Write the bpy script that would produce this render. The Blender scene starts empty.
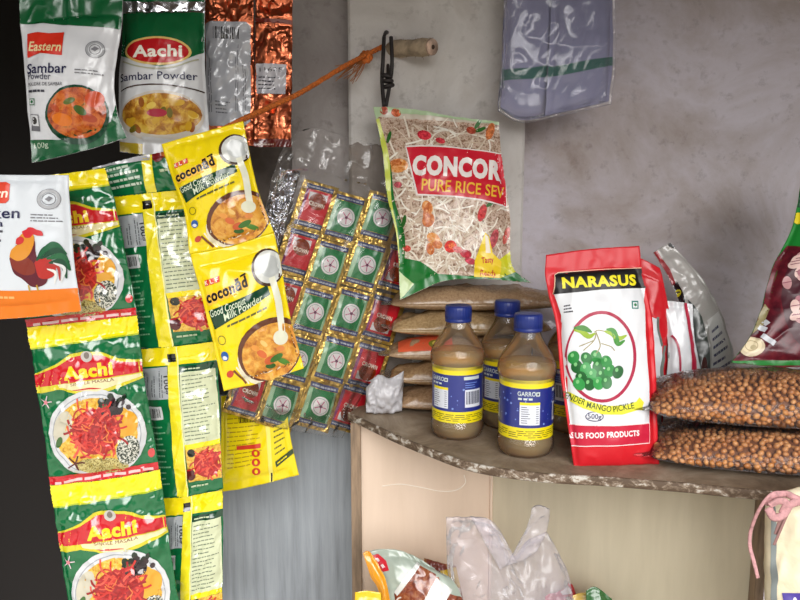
import bpy, bmesh, math, random
import numpy as np
from mathutils import Vector, Matrix
C = bpy.context.scene
COL = C.collection
rnd = random.Random(7)
# ------------------------------------------------------------------ camera
F = 750.0
PITCH = math.radians(8.3)
CZ = 1.45
cp, sp = math.cos(PITCH), math.sin(PITCH)

def ray(px, py):
    x = (np.asarray(px, float) - 400) / F
    z = -(np.asarray(py, float) - 300) / F
    return x, cp + z * sp, z * cp - sp

def P(px, py, Y):
    """world point seen at a photo position, at distance Y from the camera plane"""
    x, y, z = ray(px, py)
    t = np.asarray(Y, float) / y
    return np.stack([x * t, y * t, CZ + z * t], -1)

def Hp(px, py, Z):
    """world point of a photo position on the horizontal plane at height Z"""
    x, y, z = ray(px, py)
    t = (Z - CZ) / z
    return np.array([x * t, y * t, Z])

cam_d = bpy.data.cameras.new('camera')
cam = bpy.data.objects.new('camera', cam_d)
COL.objects.link(cam)
cam.location = (0, 0, CZ)
cam.rotation_euler = (math.pi / 2 - PITCH, 0, 0)
cam_d.sensor_width = 36
cam_d.lens = F / 800 * 36
cam_d.clip_start = 0.02
C.camera = cam

# ------------------------------------------------------------------ materials
def lin(c):
    r = []
    for v in c[:3]:
        v = v / 255.0
        r.append(v / 12.92 if v <= 0.04045 else ((v + 0.055) / 1.055) ** 2.4)
    return (r[0], r[1], r[2], 1.0)

_mats = {}
def new_mat(name):
    m = bpy.data.materials.new(name)
    m.use_nodes = True
    nt = m.node_tree
    bs = nt.nodes['Principled BSDF']
    return m, nt, bs

def noise(nt, scale, detail=4, rough=.55, dist=0, coord='Object', typ='FBM', stretch=None):
    tc = nt.nodes.new('ShaderNodeTexCoord')
    n = nt.nodes.new('ShaderNodeTexNoise')
    n.noise_type = typ
    n.inputs['Scale'].default_value = scale
    n.inputs['Detail'].default_value = detail
    n.inputs['Roughness'].default_value = rough
    n.inputs['Distortion'].default_value = dist
    if stretch:
        mp = nt.nodes.new('ShaderNodeMapping')
        mp.inputs['Scale'].default_value = stretch
        nt.links.new(tc.outputs[coord], mp.inputs[0])
        nt.links.new(mp.outputs[0], n.inputs['Vector'])
    else:
        nt.links.new(tc.outputs[coord], n.inputs['Vector'])
    return n

def ramp(nt, src, stops):
    r = nt.nodes.new('ShaderNodeValToRGB')
    e = r.color_ramp.elements
    while len(e) < len(stops):
        e.new(0.5)
    for k, (p, c) in enumerate(stops):
        e[k].position = p
        e[k].color = lin(c)
    nt.links.new(src, r.inputs[0])
    return r

def bump(nt, bs, src, strength, dist):
    b = nt.nodes.new('ShaderNodeBump')
    b.inputs['Strength'].default_value = strength
    b.inputs['Distance'].default_value = dist
    nt.links.new(src, b.inputs['Height'])
    nt.links.new(b.outputs[0], bs.inputs['Normal'])
    return b

def crinkle(nt, bs, amt=1.0, scale=22):
    """crumpled film relief: broad soft folds with fine sharp creases"""
    n1 = noise(nt, scale * .7, 2, .45, .8)
    n2 = noise(nt, scale * 2.2, 2, .5, .6, typ='RIDGED_MULTIFRACTAL')
    m = nt.nodes.new('ShaderNodeMath'); m.operation = 'MULTIPLY_ADD'
    m.inputs[1].default_value = .34
    nt.links.new(n2.outputs[0], m.inputs[0])
    nt.links.new(n1.outputs[0], m.inputs[2])
    bump(nt, bs, m.outputs[0], min(1, .42 * amt), .006 * max(1, amt))

def ink(rgb, rough=.20, amt=1.0, metal=0.0, scale=22, spec=.9):
    """printed glossy plastic film"""
    k = ('ink', rgb, rough, amt, metal, scale)
    if k in _mats: return _mats[k]
    m, nt, bs = new_mat('film_%02x%02x%02x' % tuple(int(v) for v in rgb))
    bs.inputs['Base Color'].default_value = lin(rgb)
    bs.inputs['Roughness'].default_value = rough
    bs.inputs['Metallic'].default_value = metal
    bs.inputs['Specular IOR Level'].default_value = spec
    if amt > 0: crinkle(nt, bs, amt, scale)
    _mats[k] = m
    return m

def foil(rgb, rough=.22, amt=1.5, scale=30):
    return ink(rgb, rough, amt, 1.0, scale)

def mottle(name, stops, scale=60, rough=.3, amt=1.0, detail=4, dist=.5, typ='FBM'):
    """printed picture texture built from noise"""
    if name in _mats: return _mats[name]
    m, nt, bs = new_mat(name)
    n = noise(nt, scale, detail, .6, dist, typ=typ)
    r = ramp(nt, n.outputs[0], stops)
    nt.links.new(r.outputs[0], bs.inputs['Base Color'])
    bs.inputs['Roughness'].default_value = .2
    bs.inputs['Specular IOR Level'].default_value = .9
    if amt > 0: crinkle(nt, bs, amt)
    _mats[name] = m
    return m

def clear_film(name, tint=(235, 235, 240), milk=.12, rough=.12, amt=1.4, scale=24, gloss=1.0):
    """thin transparent plastic: mostly see-through, a little milky, with a glossy surface"""
    if name in _mats: return _mats[name]
    m, nt, bs = new_mat(name)
    out = nt.nodes['Material Output']
    tr = nt.nodes.new('ShaderNodeBsdfTransparent')
    bs.inputs['Base Color'].default_value = lin(tint)
    bs.inputs['Roughness'].default_value = rough
    bs.inputs['Specular IOR Level'].default_value = .5 * gloss
    crinkle(nt, bs, amt, scale)
    gl = nt.nodes.new('ShaderNodeBsdfGlossy')
    gl.inputs['Roughness'].default_value = rough
    gl.inputs['Color'].default_value = (1, 1, 1, 1)
    bn = [n for n in nt.nodes if n.bl_idname == 'ShaderNodeBump'][0]
    nt.links.new(bn.outputs[0], gl.inputs['Normal'])
    fr = nt.nodes.new('ShaderNodeFresnel'); fr.inputs[0].default_value = 1.0 + .38 * gloss
    nt.links.new(bn.outputs[0], fr.inputs['Normal'])
    m1 = nt.nodes.new('ShaderNodeMixShader'); m1.inputs[0].default_value = milk
    nt.links.new(tr.outputs[0], m1.inputs[1]); nt.links.new(bs.outputs[0], m1.inputs[2])
    m2 = nt.nodes.new('ShaderNodeMixShader')
    nt.links.new(fr.outputs[0], m2.inputs[0])
    nt.links.new(m1.outputs[0], m2.inputs[1]); nt.links.new(gl.outputs[0], m2.inputs[2])
    nt.links.new(m2.outputs[0], out.inputs[0])
    _mats[name] = m
    return m

def plain(name, rgb, rough=.6, bscale=0, bstr=.3, bdist=.002, var=0, metal=0, detail=5, stretch=None):
    if name in _mats: return _mats[name]
    m, nt, bs = new_mat(name)
    bs.inputs['Base Color'].default_value = lin(rgb)
    bs.inputs['Roughness'].default_value = rough
    bs.inputs['Metallic'].default_value = metal
    if bscale:
        n = noise(nt, bscale, detail, .6, .2, stretch=stretch)
        bump(nt, bs, n.outputs[0], bstr, bdist)
        if var:
            lo = tuple(max(0, c * (1 - var)) for c in rgb); hi = tuple(min(255, c * (1 + var)) for c in rgb)
            r = ramp(nt, n.outputs[0], [(.3, lo), (.7, hi)])
            nt.links.new(r.outputs[0], bs.inputs['Base Color'])
    _mats[name] = m
    return m

# ------------------------------------------------------------------ objects
def prop(o, label=None, cat=None, group=None, kind=None):
    if label: o['label'] = label
    if cat: o['category'] = cat
    if group: o['group'] = group
    if kind: o['kind'] = kind
    return o

def thing(name, label, cat, loc, group=None):
    o = bpy.data.objects.new(name, None)
    o.empty_display_size = .03
    o.location = Vector([float(v) for v in loc])
    COL.objects.link(o)
    o['origin'] = [float(v) for v in loc]
    return prop(o, label, cat, group)

def base_of(o):
    while o.parent: o = o.parent
    return np.array(o['origin']) if 'origin' in o else np.zeros(3)

def meshobj(name, verts, faces, mats, mi=None, parent=None, smooth=True, base=None):
    """world-space vertices -> one linked mesh object, relative to its thing's base"""
    verts = np.asarray(verts, float)
    if parent is not None: b = base_of(parent)
    elif base is not None: b = np.asarray(base, float)
    else:
        b = np.array([(verts[:, 0].min() + verts[:, 0].max()) / 2, (verts[:, 1].min() + verts[:, 1].max()) / 2, verts[:, 2].min()])
    me = bpy.data.meshes.new(name)
    me.from_pydata((verts - b).tolist(), [], [list(f) for f in faces])
    if not isinstance(mats, (list, tuple)): mats = [mats]
    for m in mats: me.materials.append(m)
    if mi is not None: me.polygons.foreach_set('material_index', np.asarray(mi, dtype=np.int32))
    if smooth: me.polygons.foreach_set('use_smooth', [True] * len(me.polygons))
    me.update()
    o = bpy.data.objects.new(name, me)
    COL.objects.link(o)
    if parent is not None:
        o.parent = parent
    else:
        o.location = Vector(b.tolist()); o['origin'] = b.tolist()
    return o

class MB:
    """collects shapes for one mesh"""
    def __init__(s): s.v = []; s.f = []; s.m = []; s.n = 0
    def add(s, v, f, mi=0):
        v = np.asarray(v, float).reshape(-1, 3)
        s.v.append(v); s.f += [[i + s.n for i in q] for q in f]; s.m += [mi] * len(f); s.n += len(v)
    def build(s, name, mats, parent=None, smooth=True, base=None):
        return meshobj(name, np.concatenate(s.v), s.f, mats, s.m, parent, smooth, base)

def bm_data(bm):
    bm.verts.index_update()
    v = np.array([x.co[:] for x in bm.verts]); f = [[x.index for x in p.verts] for p in bm.faces]
    bm.free()
    return v, f

def bevel_box(lo, hi, bev=.004, seg=2):
    bm = bmesh.new()
    bmesh.ops.create_cube(bm, size=1)
    lo = np.array(lo, float); hi = np.array(hi, float)
    for v in bm.verts: v.co = Vector(((np.array(v.co[:]) + .5) * (hi - lo) + lo).tolist())
    if bev: bmesh.ops.bevel(bm, geom=list(bm.edges), offset=bev, segments=seg, affect='EDGES', profile=.7)
    return bm_data(bm)

def prism(poly, z0, z1, bev=0.002):
    bm = bmesh.new()
    vs = [bm.verts.new((p[0], p[1], z0)) for p in poly]
    f = bm.faces.new(vs)
    r = bmesh.ops.extrude_face_region(bm, geom=[f])
    for e in r['geom']:
        if isinstance(e, bmesh.types.BMVert): e.co.z = z1
    bmesh.ops.recalc_face_normals(bm, faces=list(bm.faces))
    if bev: bmesh.ops.bevel(bm, geom=list(bm.edges), offset=bev, segments=2, affect='EDGES', profile=.7)
    return bm_data(bm)

def catmull(pts, n=60):
    pts = np.asarray(pts, float)
    if len(pts) < 3: 
        t = np.linspace(0, 1, n)[:, None]
        return pts[0] * (1 - t) + pts[-1] * t
    q = np.vstack([2 * pts[0] - pts[1], pts, 2 * pts[-1] - pts[-2]])
    out = []
    k = max(2, n // (len(pts) - 1))
    for i in range(len(pts) - 1):
        a, b, c, d = q[i:i + 4]
        t = np.linspace(0, 1, k, endpoint=(i == len(pts) - 2))[:, None]
        out.append(.5 * (2 * b + (c - a) * t + (2 * a - 5 * b + 4 * c - d) * t ** 2 + (-a + 3 * b - 3 * c + d) * t ** 3))
    return np.vstack(out)

def tube(pts, r, sides=8, cap=True):
    """tube along points; r a number or a list"""
    pts = np.asarray(pts, float); n = len(pts)
    rr = np.full(n, r) if np.isscalar(r) else np.asarray(r, float)
    V = []; up = np.array([.13, .2, .97])
    for i in range(n):
        t = pts[min(i + 1, n - 1)] - pts[max(i - 1, 0)]; t /= (np.linalg.norm(t) + 1e-9)
        a = np.cross(t, up)
        if np.linalg.norm(a) < 1e-3: a = np.cross(t, [1, 0, 0])
        a /= np.linalg.norm(a); b = np.cross(t, a); up = -np.cross(t, a) if False else up
        for k in range(sides):
            th = 2 * math.pi * k / sides
            V.append(pts[i] + rr[i] * (a * math.cos(th) + b * math.sin(th)))
    Fc = []
    for i in range(n - 1):
        for k in range(sides):
            k2 = (k + 1) % sides
            Fc.append([i * sides + k, i * sides + k2, (i + 1) * sides + k2, (i + 1) * sides + k])
    if cap:
        Fc.append(list(range(sides))[::-1]); Fc.append([(n - 1) * sides + k for k in range(sides)])
    return V, Fc

def lathe(prof, center, sides=40, th0=0.0):
    """prof: (radius, z) from bottom to top"""
    V = []; Fc = []
    for r, z in prof:
        for k in range(sides):
            th = 2 * math.pi * k / sides + th0
            V.append([center[0] + r * math.cos(th), center[1] + r * math.sin(th), center[2] + z])
    n = len(prof)
    for i in range(n - 1):
        for k in range(sides):
            k2 = (k + 1) % sides
            Fc.append([i * sides + k, i * sides + k2, (i + 1) * sides + k2, (i + 1) * sides + k])
    return V, Fc

# ------------------------------------------------------------------ noise for relief
def vnoise(x, y, seed=0):
    xi = np.floor(x); yi = np.floor(y); xf = x - xi; yf = y - yi
    def h(a, b):
        v = np.sin(a * 127.1 + b * 311.7 + seed * 74.7) * 43758.5453
        return (v - np.floor(v)) * 2 - 1
    sx = xf * xf * xf * (xf * (xf * 6 - 15) + 10); sy = yf * yf * yf * (yf * (yf * 6 - 15) + 10)
    return (h(xi, yi) * (1 - sx) + h(xi + 1, yi) * sx) * (1 - sy) + (h(xi, yi + 1) * (1 - sx) + h(xi + 1, yi + 1) * sx) * sy

# ------------------------------------------------------------------ packet surfaces
class Curve:
    def __init__(s, pts, smooth=True):
        p = catmull(pts, 64) if (smooth and len(pts) > 2) else np.asarray(pts, float)
        if len(p) == 2: p = np.vstack([p[0], (p[0] + p[1]) / 2, p[1]])
        d = np.r_[0, np.cumsum(np.hypot(*np.diff(p, axis=0).T))]
        s.p = p; s.t = d / d[-1]
    def __call__(s, t):
        t = np.asarray(t, float)
        x = np.interp(t, s.t, s.p[:, 0]); y = np.interp(t, s.t, s.p[:, 1])
        e0 = (s.p[1] - s.p[0]) / (s.t[1] - s.t[0]); e1 = (s.p[-1] - s.p[-2]) / (s.t[-1] - s.t[-2])
        lo = np.minimum(t, 0); hi = np.maximum(t - 1, 0)
        return np.stack([x + lo * e0[0] + hi * e1[0], y + lo * e0[1] + hi * e1[1]], -1)

def yfl(Y, Z=.611):
    """photo row where something standing at distance Y meets the level Z"""
    return 300 + F * math.tan(math.atan((CZ - Z) / Y) - PITCH)

class Sheet:
    """a filled packet: outline traced in the photo, four corner distances, a puffed section between flat seals"""
    def __init__(s, top, bot, Y, left=None, right=None, T=.010, back=.006, seal=(.03, .03, .05, .05),
                 wr=.0014, ws=26, seed=0, puck=.0012, pw=.55, smooth=True, bend=None):
        left = left or [top[0], bot[0]]; right = right or [top[-1], bot[-1]]
        s.top, s.bot, s.left, s.right = (Curve(c, smooth) for c in (top, bot, left, right))
        s.c = [np.array(top[0], float), np.array(top[-1], float), np.array(bot[0], float), np.array(bot[-1], float)]
        s.Y = Y if isinstance(Y, (tuple, list)) else (Y,) * 4
        s.T, s.back, s.seal, s.wr, s.ws, s.seed, s.puck, s.pw, s.bend = T, back, seal, wr, ws, seed, puck, pw, bend
        c3 = [P(q[0], q[1], y) for q, y in zip(s.c, s.Y)]
        e1 = c3[1] - c3[0] + c3[3] - c3[2]; e2 = c3[2] - c3[0] + c3[3] - c3[1]
        n = np.cross(e2, e1); n /= np.linalg.norm(n)
        if n[1] > 0: n = -n
        s.n = n
        s.W = np.linalg.norm(e1) / 2; s.H = np.linalg.norm(e2) / 2
        s.c3 = c3
    def px(s, u, v):
        u = np.asarray(u, float)[..., None]; v = np.asarray(v, float)[..., None]
        T_, B_, L_, R_ = s.top(u[..., 0]), s.bot(u[..., 0]), s.left(v[..., 0]), s.right(v[..., 0])
        a, b, c, d = s.c
        return (1 - v) * T_ + v * B_ + (1 - u) * L_ + u * R_ - ((1 - u) * (1 - v) * a + u * (1 - v) * b + (1 - u) * v * c + u * v * d)
    def inv(s, pts):
        pts = np.asarray(pts, float)
        a, b, c, d = s.c
        ex = (b - a + d - c) / 2; ey = (c - a + d - b) / 2
        Mi = np.linalg.inv(np.array([ex, ey]).T)
        ctr = (a + b + c + d) / 4
        uv = (pts - ctr) @ Mi.T + .5
        e = 1e-3
        for _ in range(8):
            u, v = uv[:, 0], uv[:, 1]
            r = s.px(u, v) - pts
            ju = (s.px(u + e, v) - s.px(u - e, v)) / (2 * e); jv = (s.px(u, v + e) - s.px(u, v - e)) / (2 * e)
            det = ju[:, 0] * jv[:, 1] - ju[:, 1] * jv[:, 0]
            det = np.where(np.abs(det) < 1e-6, 1e-6, det)
            du = (r[:, 0] * jv[:, 1] - r[:, 1] * jv[:, 0]) / det; dv = (ju[:, 0] * r[:, 1] - ju[:, 1] * r[:, 0]) / det
            uv = uv - np.clip(np.stack([du, dv], -1), -.5, .5)
        return uv
    def dome(s, u, v):
        l, r, t, b = s.seal
        def f(x, a, c):
            y = np.clip((x - a) / (1 - a - c), 0, 1)
            return (4 * y * (1 - y)) ** s.pw
        return f(u, l, r) * f(v, t, b)
    def relief(s, u, v):
        x = u * s.W * s.ws; y = v * s.H * s.ws
        sd = s.seed * 3.17
        w = vnoise(x * 1.6 + sd, y * 1.6 - sd, s.seed) + .7 * (1 - 2 * np.abs(vnoise(x * 2.3 + y * .9 + sd, y * 1.3 - x * .5, s.seed + 5)))
        l, r, t, b = s.seal
        et = np.exp(-((np.maximum(v - t, 0)) * s.H / .018) ** 1.3); eb = np.exp(-((np.maximum(1 - b - v, 0)) * s.H / .018) ** 1.3)
        ph = vnoise(x * .8 + 9, y * 0 + 3.3, s.seed) * 2.5
        pk = np.sin(u * s.W / .016 * math.pi + ph) * vnoise(x * 1.1 - 4, y * .2, s.seed + 2)
        return s.wr * w + s.puck * pk * 2 * (et + eb)
    def S(s, u, v, off=0.0):
        u = np.asarray(u, float); v = np.asarray(v, float)
        p = s.px(u, v)
        a, b, c, d = s.Y
        Y = (1 - u) * (1 - v) * a + u * (1 - v) * b + (1 - u) * v * c + u * v * d
        if s.bend is not None: Y = Y + s.bend(u, v)
        base = P(p[..., 0], p[..., 1], Y)
        h = s.T * s.dome(u, v) + s.relief(u, v) + off
        return base + s.n * h[..., None]
    def body(s, nu=26, nv=34, ub=(), vb=(), matf=None):
        nu = max(14, min(110, int(s.W / .0024))); nv = max(14, min(140, int(s.H / .0024)))
        U = np.unique(np.r_[np.linspace(0, 1, nu), [x for x in ub]]); V = np.unique(np.r_[np.linspace(0, 1, nv), [x for x in vb]])
        gu, gv = np.meshgrid(U, V)
        fr = s.S(gu, gv)
        bk = fr - s.n * ((s.T + s.back) * s.dome(gu, gv) + .0006)[..., None]
        a, b = len(V), len(U)
        verts = np.vstack([fr.reshape(-1, 3), bk.reshape(-1, 3)])
        N = a * b; F_ = []; mi = []
        for i in range(a - 1):
            for j in range(b - 1):
                q = [i * b + j, (i + 1) * b + j, (i + 1) * b + j + 1, i * b + j + 1]
                k = matf((U[j] + U[j + 1]) / 2, (V[i] + V[i + 1]) / 2) if matf else 0
                F_.append(q); mi.append(k)
                F_.append([x + N for x in q[::-1]]); mi.append(k)
        rim = [i for i in range(b)] + [i * b + b - 1 for i in range(1, a)] + [(a - 1) * b + j for j in range(b - 2, -1, -1)] + [i * b for i in range(a - 2, 0, -1)]
        for k in range(len(rim)):
            p, q = rim[k], rim[(k + 1) % len(rim)]
            F_.append([p, q, q + N, p + N]); mi.append(0)
        return verts, F_, mi

# ------------------------------------------------------------------ printed artwork on packets
_glyph = {}
def glyphs(text, bold=0.0, shear=0.0, sx=1.0):
    k = (text, bold, shear, sx)
    if k in _glyph: return _glyph[k]
    cu = bpy.data.curves.new('t', 'FONT')
    cu.body = text; cu.size = 1; cu.offset = bold; cu.shear = shear; cu.resolution_u = 3; cu.fill_mode = 'FRONT'
    cu.space_character = 1.0 + bold * 2
    ob = bpy.data.objects.new('t', cu)
    me = bpy.data.meshes.new_from_object(ob)
    v = np.array([x.co[:2] for x in me.vertices]); f = [list(p.vertices) for p in me.polygons]
    bpy.data.objects.remove(ob); bpy.data.curves.remove(cu); bpy.data.meshes.remove(me)
    _glyph[k] = (v, f)
    return v, f

class Art:
    """shapes drawn on one packet in photo positions, kept in the packet's own surface coordinates so that repeats reuse them"""
    def __init__(s, sheet): s.sh = sheet; s.ops = []; s.k = 0
    def _push(s, part, v2, f, mat, layer, L=2.5):
        v2 = np.asarray(v2, float)
        bm = bmesh.new()
        vs = [bm.verts.new((x, y, 0)) for x, y in v2]
        for q in f:
            try: bm.faces.new([vs[i] for i in q])
            except ValueError: pass
        bmesh.ops.triangulate(bm, faces=list(bm.faces))
        for _ in range(7):
            es = [e for e in bm.edges if e.calc_length() > L]
            if not es: break
            bmesh.ops.subdivide_edges(bm, edges=es, cuts=1, use_grid_fill=False)
            bmesh.ops.triangulate(bm, faces=[x for x in bm.faces if len(x.verts) > 3])
        v, fc = bm_data(bm)
        if len(fc) == 0: return
        uv = s.sh.inv(v[:, :2])
        fa = np.array(fc)
        # outward faces (towards the camera): image y points down
        a, b, c = uv[fa[:, 0]], uv[fa[:, 1]], uv[fa[:, 2]]
        cr = (b - a)[:, 0] * (c - a)[:, 1] - (b - a)[:, 1] * (c - a)[:, 0]
        fa[cr > 0] = fa[cr > 0][:, ::-1]
        ctr = (a + b + c) / 3
        ok = (ctr > .0).all(1) & (ctr < 1.0).all(1)
        fa = fa[ok]
        if len(fa) == 0: return
        s.k += 1
        s.ops.append((part, np.clip(uv, 0, 1), fa, mat, .0009 + .0002 * layer + (s.k % 9) * .000012))
    def poly(s, part, pts, mat, layer=1, smooth=False, L=2.5):
        pts = np.asarray(pts, float)
        if smooth: pts = catmull(np.vstack([pts, pts[:1]]), 12 * len(pts))[:-1]
        s._push(part, pts, [list(range(len(pts)))], mat, layer, L)
    def ell(s, part, cx, cy, rx, ry, mat, layer=1, rot=0, n=26):
        t = np.linspace(0, 2 * math.pi, n, endpoint=False); c, d = math.cos(rot), math.sin(rot)
        x = rx * np.cos(t); y = ry * np.sin(t)
        s._push(part, np.stack([cx + x * c - y * d, cy + x * d + y * c], -1), [list(range(n))], mat, layer)
    def ring(s, part, cx, cy, rx, ry, w, mat, layer=1, a0=0, a1=360, n=40, rot=0):
        t = np.radians(np.linspace(a0, a1, n)); c, d = math.cos(rot), math.sin(rot)
        pts = np.stack([rx * np.cos(t), ry * np.sin(t)], -1) @ np.array([[c, d], [-d, c]]) + [cx, cy]
        s.line(part, pts, w, mat, layer, smooth=False)
    def line(s, part, pts, w, mat, layer=1, smooth=True, n=None, taper=False):
        pts = np.asarray(pts, float)
        if smooth and len(pts) > 2: pts = catmull(pts, n or 8 * len(pts))
        d = np.gradient(pts, axis=0); d /= (np.linalg.norm(d, axis=1)[:, None] + 1e-9)
        nn = np.stack([-d[:, 1], d[:, 0]], -1)
        ww = np.full(len(pts), w / 2.0)
        if taper: ww = ww * np.sin(np.linspace(.25, math.pi - .25, len(pts))) 
        a = pts + nn * ww[:, None]; b = pts - nn * ww[:, None]
        k = len(pts)
        s._push(part, np.vstack([a, b]), [[i, i + 1, k + i + 1, k + i] for i in range(k - 1)], mat, layer, 3.2)
    def text(s, part, t, p0, p1, h, mat, layer=3, bold=0.0, shear=0.0, arc=0.0):
        """text whose baseline runs p0 -> p1 in the photo and whose tallest letter is h high"""
        v, f = glyphs(t, bold, shear)
        lo = v.min(0); hi = v.max(0)
        x = (v[:, 0] - lo[0]) / (hi[0] - lo[0]); y = v[:, 1] / max(hi[1], 1e-6)
        p0 = np.array(p0, float); p1 = np.array(p1, float)
        d = p1 - p0; e = d / np.linalg.norm(d); up = np.array([e[1], -e[0]])
        q = p0 + x[:, None] * d + y[:, None] * up * h + (4 * x * (1 - x) * arc)[:, None] * up
        s._push(part, q, f, mat, layer, 2.4)
    def micro(s, part, quad, n, mat, layer=2, fill=.45, ragged=True, seed=1):
        """lines of print too small to read: rows of short dashes inside a quad (tl,tr,br,bl)"""
        r = random.Random(seed); tl, tr, br, bl = (np.array(q, float) for q in quad)
        V = []; Fc = []
        for i in range(n):
            v0 = (i + .25) / n; v1 = (i + .25 + fill) / n
            x = 0; end = 1 if not ragged else r.uniform(.6, 1)
            while x < end - .03:
                w = min(r.uniform(.05, .2), end - x)
                for a, b in ((x, v0), (x + w, v0), (x + w, v1), (x, v1)):
                    V.append((1 - b) * ((1 - a) * tl + a * tr) + b * ((1 - a) * bl + a * br))
                k = len(V); Fc.append([k - 4, k - 3, k - 2, k - 1])
                x += w + .025
        s._push(part, V, Fc, mat, layer, 3)
    def bars(s, part, quad, mat, layer=3, n=13, seed=3):
        r = random.Random(seed); tl, tr, br, bl = (np.array(q, float) for q in quad)
        V = []; Fc = []; x = 0
        while x < .97:
            w = r.choice([.02, .03, .05])
            for a, b in ((x, 0), (x + w, 0), (x + w, 1), (x, 1)):
                V.append((1 - b) * ((1 - a) * tl + a * tr) + b * ((1 - a) * bl + a * br))
            k = len(V); Fc.append([k - 4, k - 3, k - 2, k - 1]); x += w + r.choice([.02, .035, .05])
        s._push(part, V, Fc, mat, layer, 3)
    def strands(s, part, cx, cy, rx, ry, n, ln, w, mats, layer, seed=0):
        """a tangle of curved noodles"""
        r = random.Random(seed)
        for i in range(n):
            a = r.uniform(0, 2 * math.pi); q = math.sqrt(r.random())
            x = cx + rx * q * math.cos(a); y = cy + ry * q * math.sin(a)
            th = r.uniform(0, 2 * math.pi); k = r.uniform(-1.6, 1.6)
            pts = []
            for j in range(5):
                pts.append((x, y)); x += ln / 4 * math.cos(th); y += ln / 4 * math.sin(th); th += k / 4
            s.line(part, pts, w * r.uniform(.7, 1.3), mats[i % len(mats)], layer + r.random() * 1.5, n=10)
    def dots(s, part, cx, cy, rx, ry, n, rad, mats, layer, seed=0, el=1.0):
        r = random.Random(seed)
        for i in range(n):
            a = r.uniform(0, 2 * math.pi); q = math.sqrt(r.random())
            s.ell(part, cx + rx * q * math.cos(a), cy + ry * q * math.sin(a), rad * r.uniform(.7, 1.3), rad * el * r.uniform(.7, 1.3), mats[i % len(mats)], layer + r.random(), r.uniform(0, 3), 9)
    def apply(s, parent, sheet=None):
        sh = sheet or s.sh
        parts = {}
        for part, uv, fa, mat, off in s.ops:
            parts.setdefault(part, []).append((uv, fa, mat, off))
        groups = []
        for part, ops in parts.items():
            mg = .06 if part == 'lettering' else .012
            # shapes that touch or overlap are one printed piece; shapes apart are pieces of their own
            boxes = [(o[0].min(0) - mg, o[0].max(0) + mg) for o in ops]
            own = list(range(len(ops)))
            def root(i):
                while own[i] != i: i = own[i]
                return i
            for i in range(len(ops)):
                for j in range(i):
                    if (boxes[i][0] < boxes[j][1]).all() and (boxes[j][0] < boxes[i][1]).all(): own[root(i)] = root(j)
            d = {}
            for i, o in enumerate(ops): d.setdefault(root(i), []).append(o)
            groups += [(part, q) for q in d.values()]
        for part, ops in groups:
            mats = []; V = []; Fc = []; mi = []; n = 0
            for uv, fa, mat, off in ops:
                if mat not in mats: mats.append(mat)
                V.append(sh.S(uv[:, 0], uv[:, 1], off)); Fc.append(fa + n); mi += [mats.index(mat)] * len(fa); n += len(uv)
            V = np.vstack(V); Fc = np.vstack(Fc)
            used = np.unique(Fc); re = np.full(len(V), -1); re[used] = np.arange(len(used))
            meshobj(part, V[used], re[Fc].tolist(), mats, mi, parent)

_var = {}
def finish(t, bm=1.0, rough=None, spec=None):
    """give one packet its own film: flatter or more crumpled, duller or glossier"""
    st = [t]
    while st:
        o = st.pop(); st += list(o.children)
        if o.type != 'MESH': continue
        for i, m in enumerate(o.data.materials):
            k = (m.name, bm, rough, spec)
            if k not in _var:
                c = m.copy()
                for n in c.node_tree.nodes:
                    if n.bl_idname == 'ShaderNodeBump': n.inputs['Strength'].default_value *= bm
                    if n.bl_idname == 'ShaderNodeBsdfPrincipled' and n.inputs['Metallic'].default_value < .5:
                        if rough is not None: n.inputs['Roughness'].default_value = rough
                        if spec is not None: n.inputs['Specular IOR Level'].default_value = spec
                _var[k] = c
            o.data.materials[i] = _var[k]
    return t

def packet(name, label, cat, sheet, mats, matf=None, arts=(), group=None, ub=(), vb=(), nu=26, nv=34, part='pouch'):
    p = sheet.S(np.array([.5]), np.array([1.0]))[0]
    t = thing(name, label, cat, p, group)
    v, f, mi = sheet.body(nu, nv, ub, vb, matf)
    b = meshobj(part, v, f, mats, mi, t)
    for a in arts: a.apply(t, sheet)
    return t
# ================================================================== the setting
def struct(name, v, f, mat, smooth=False):
    o = meshobj(name, v, f, mat, None, None, smooth)
    o['kind'] = 'structure'
    return o

def plaster(name, stops, rough=.85, scale=5, bstr=.35):
    m, nt, bs = new_mat(name)
    n = noise(nt, scale, 8, .62, .6)
    r = ramp(nt, n.outputs[0], stops)
    n2 = noise(nt, 38, 6, .7, .1)
    r2 = ramp(nt, n2.outputs[0], [(.28, (170, 165, 160)), (.45, (255, 255, 255)), (.8, (246, 244, 242))])
    mx = nt.nodes.new('ShaderNodeMix'); mx.data_type = 'RGBA'; mx.blend_type = 'MULTIPLY'; mx.inputs[0].default_value = .5
    nt.links.new(r.outputs[0], mx.inputs[6]); nt.links.new(r2.outputs[0], mx.inputs[7])
    nt.links.new(mx.outputs[2], bs.inputs['Base Color'])
    bs.inputs['Roughness'].default_value = rough
    n3 = noise(nt, 90, 5, .7, .2)
    a = nt.nodes.new('ShaderNodeMath'); a.operation = 'MULTIPLY_ADD'; a.inputs[1].default_value = .3
    nt.links.new(n3.outputs[0], a.inputs[0]); nt.links.new(n.outputs[0], a.inputs[2])
    bump(nt, bs, a.outputs[0], bstr, .006)
    return m

m_concrete = plaster('rough_cement', [(.3, (122, 102, 86)), (.42, (172, 161, 158)), (.58, (200, 194, 202)), (.8, (164, 151, 142))], scale=3.6)
m_white = plaster('old_whitewash', [(.3, (196, 191, 186)), (.55, (214, 210, 206)), (.8, (186, 178, 170))], scale=7)
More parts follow.
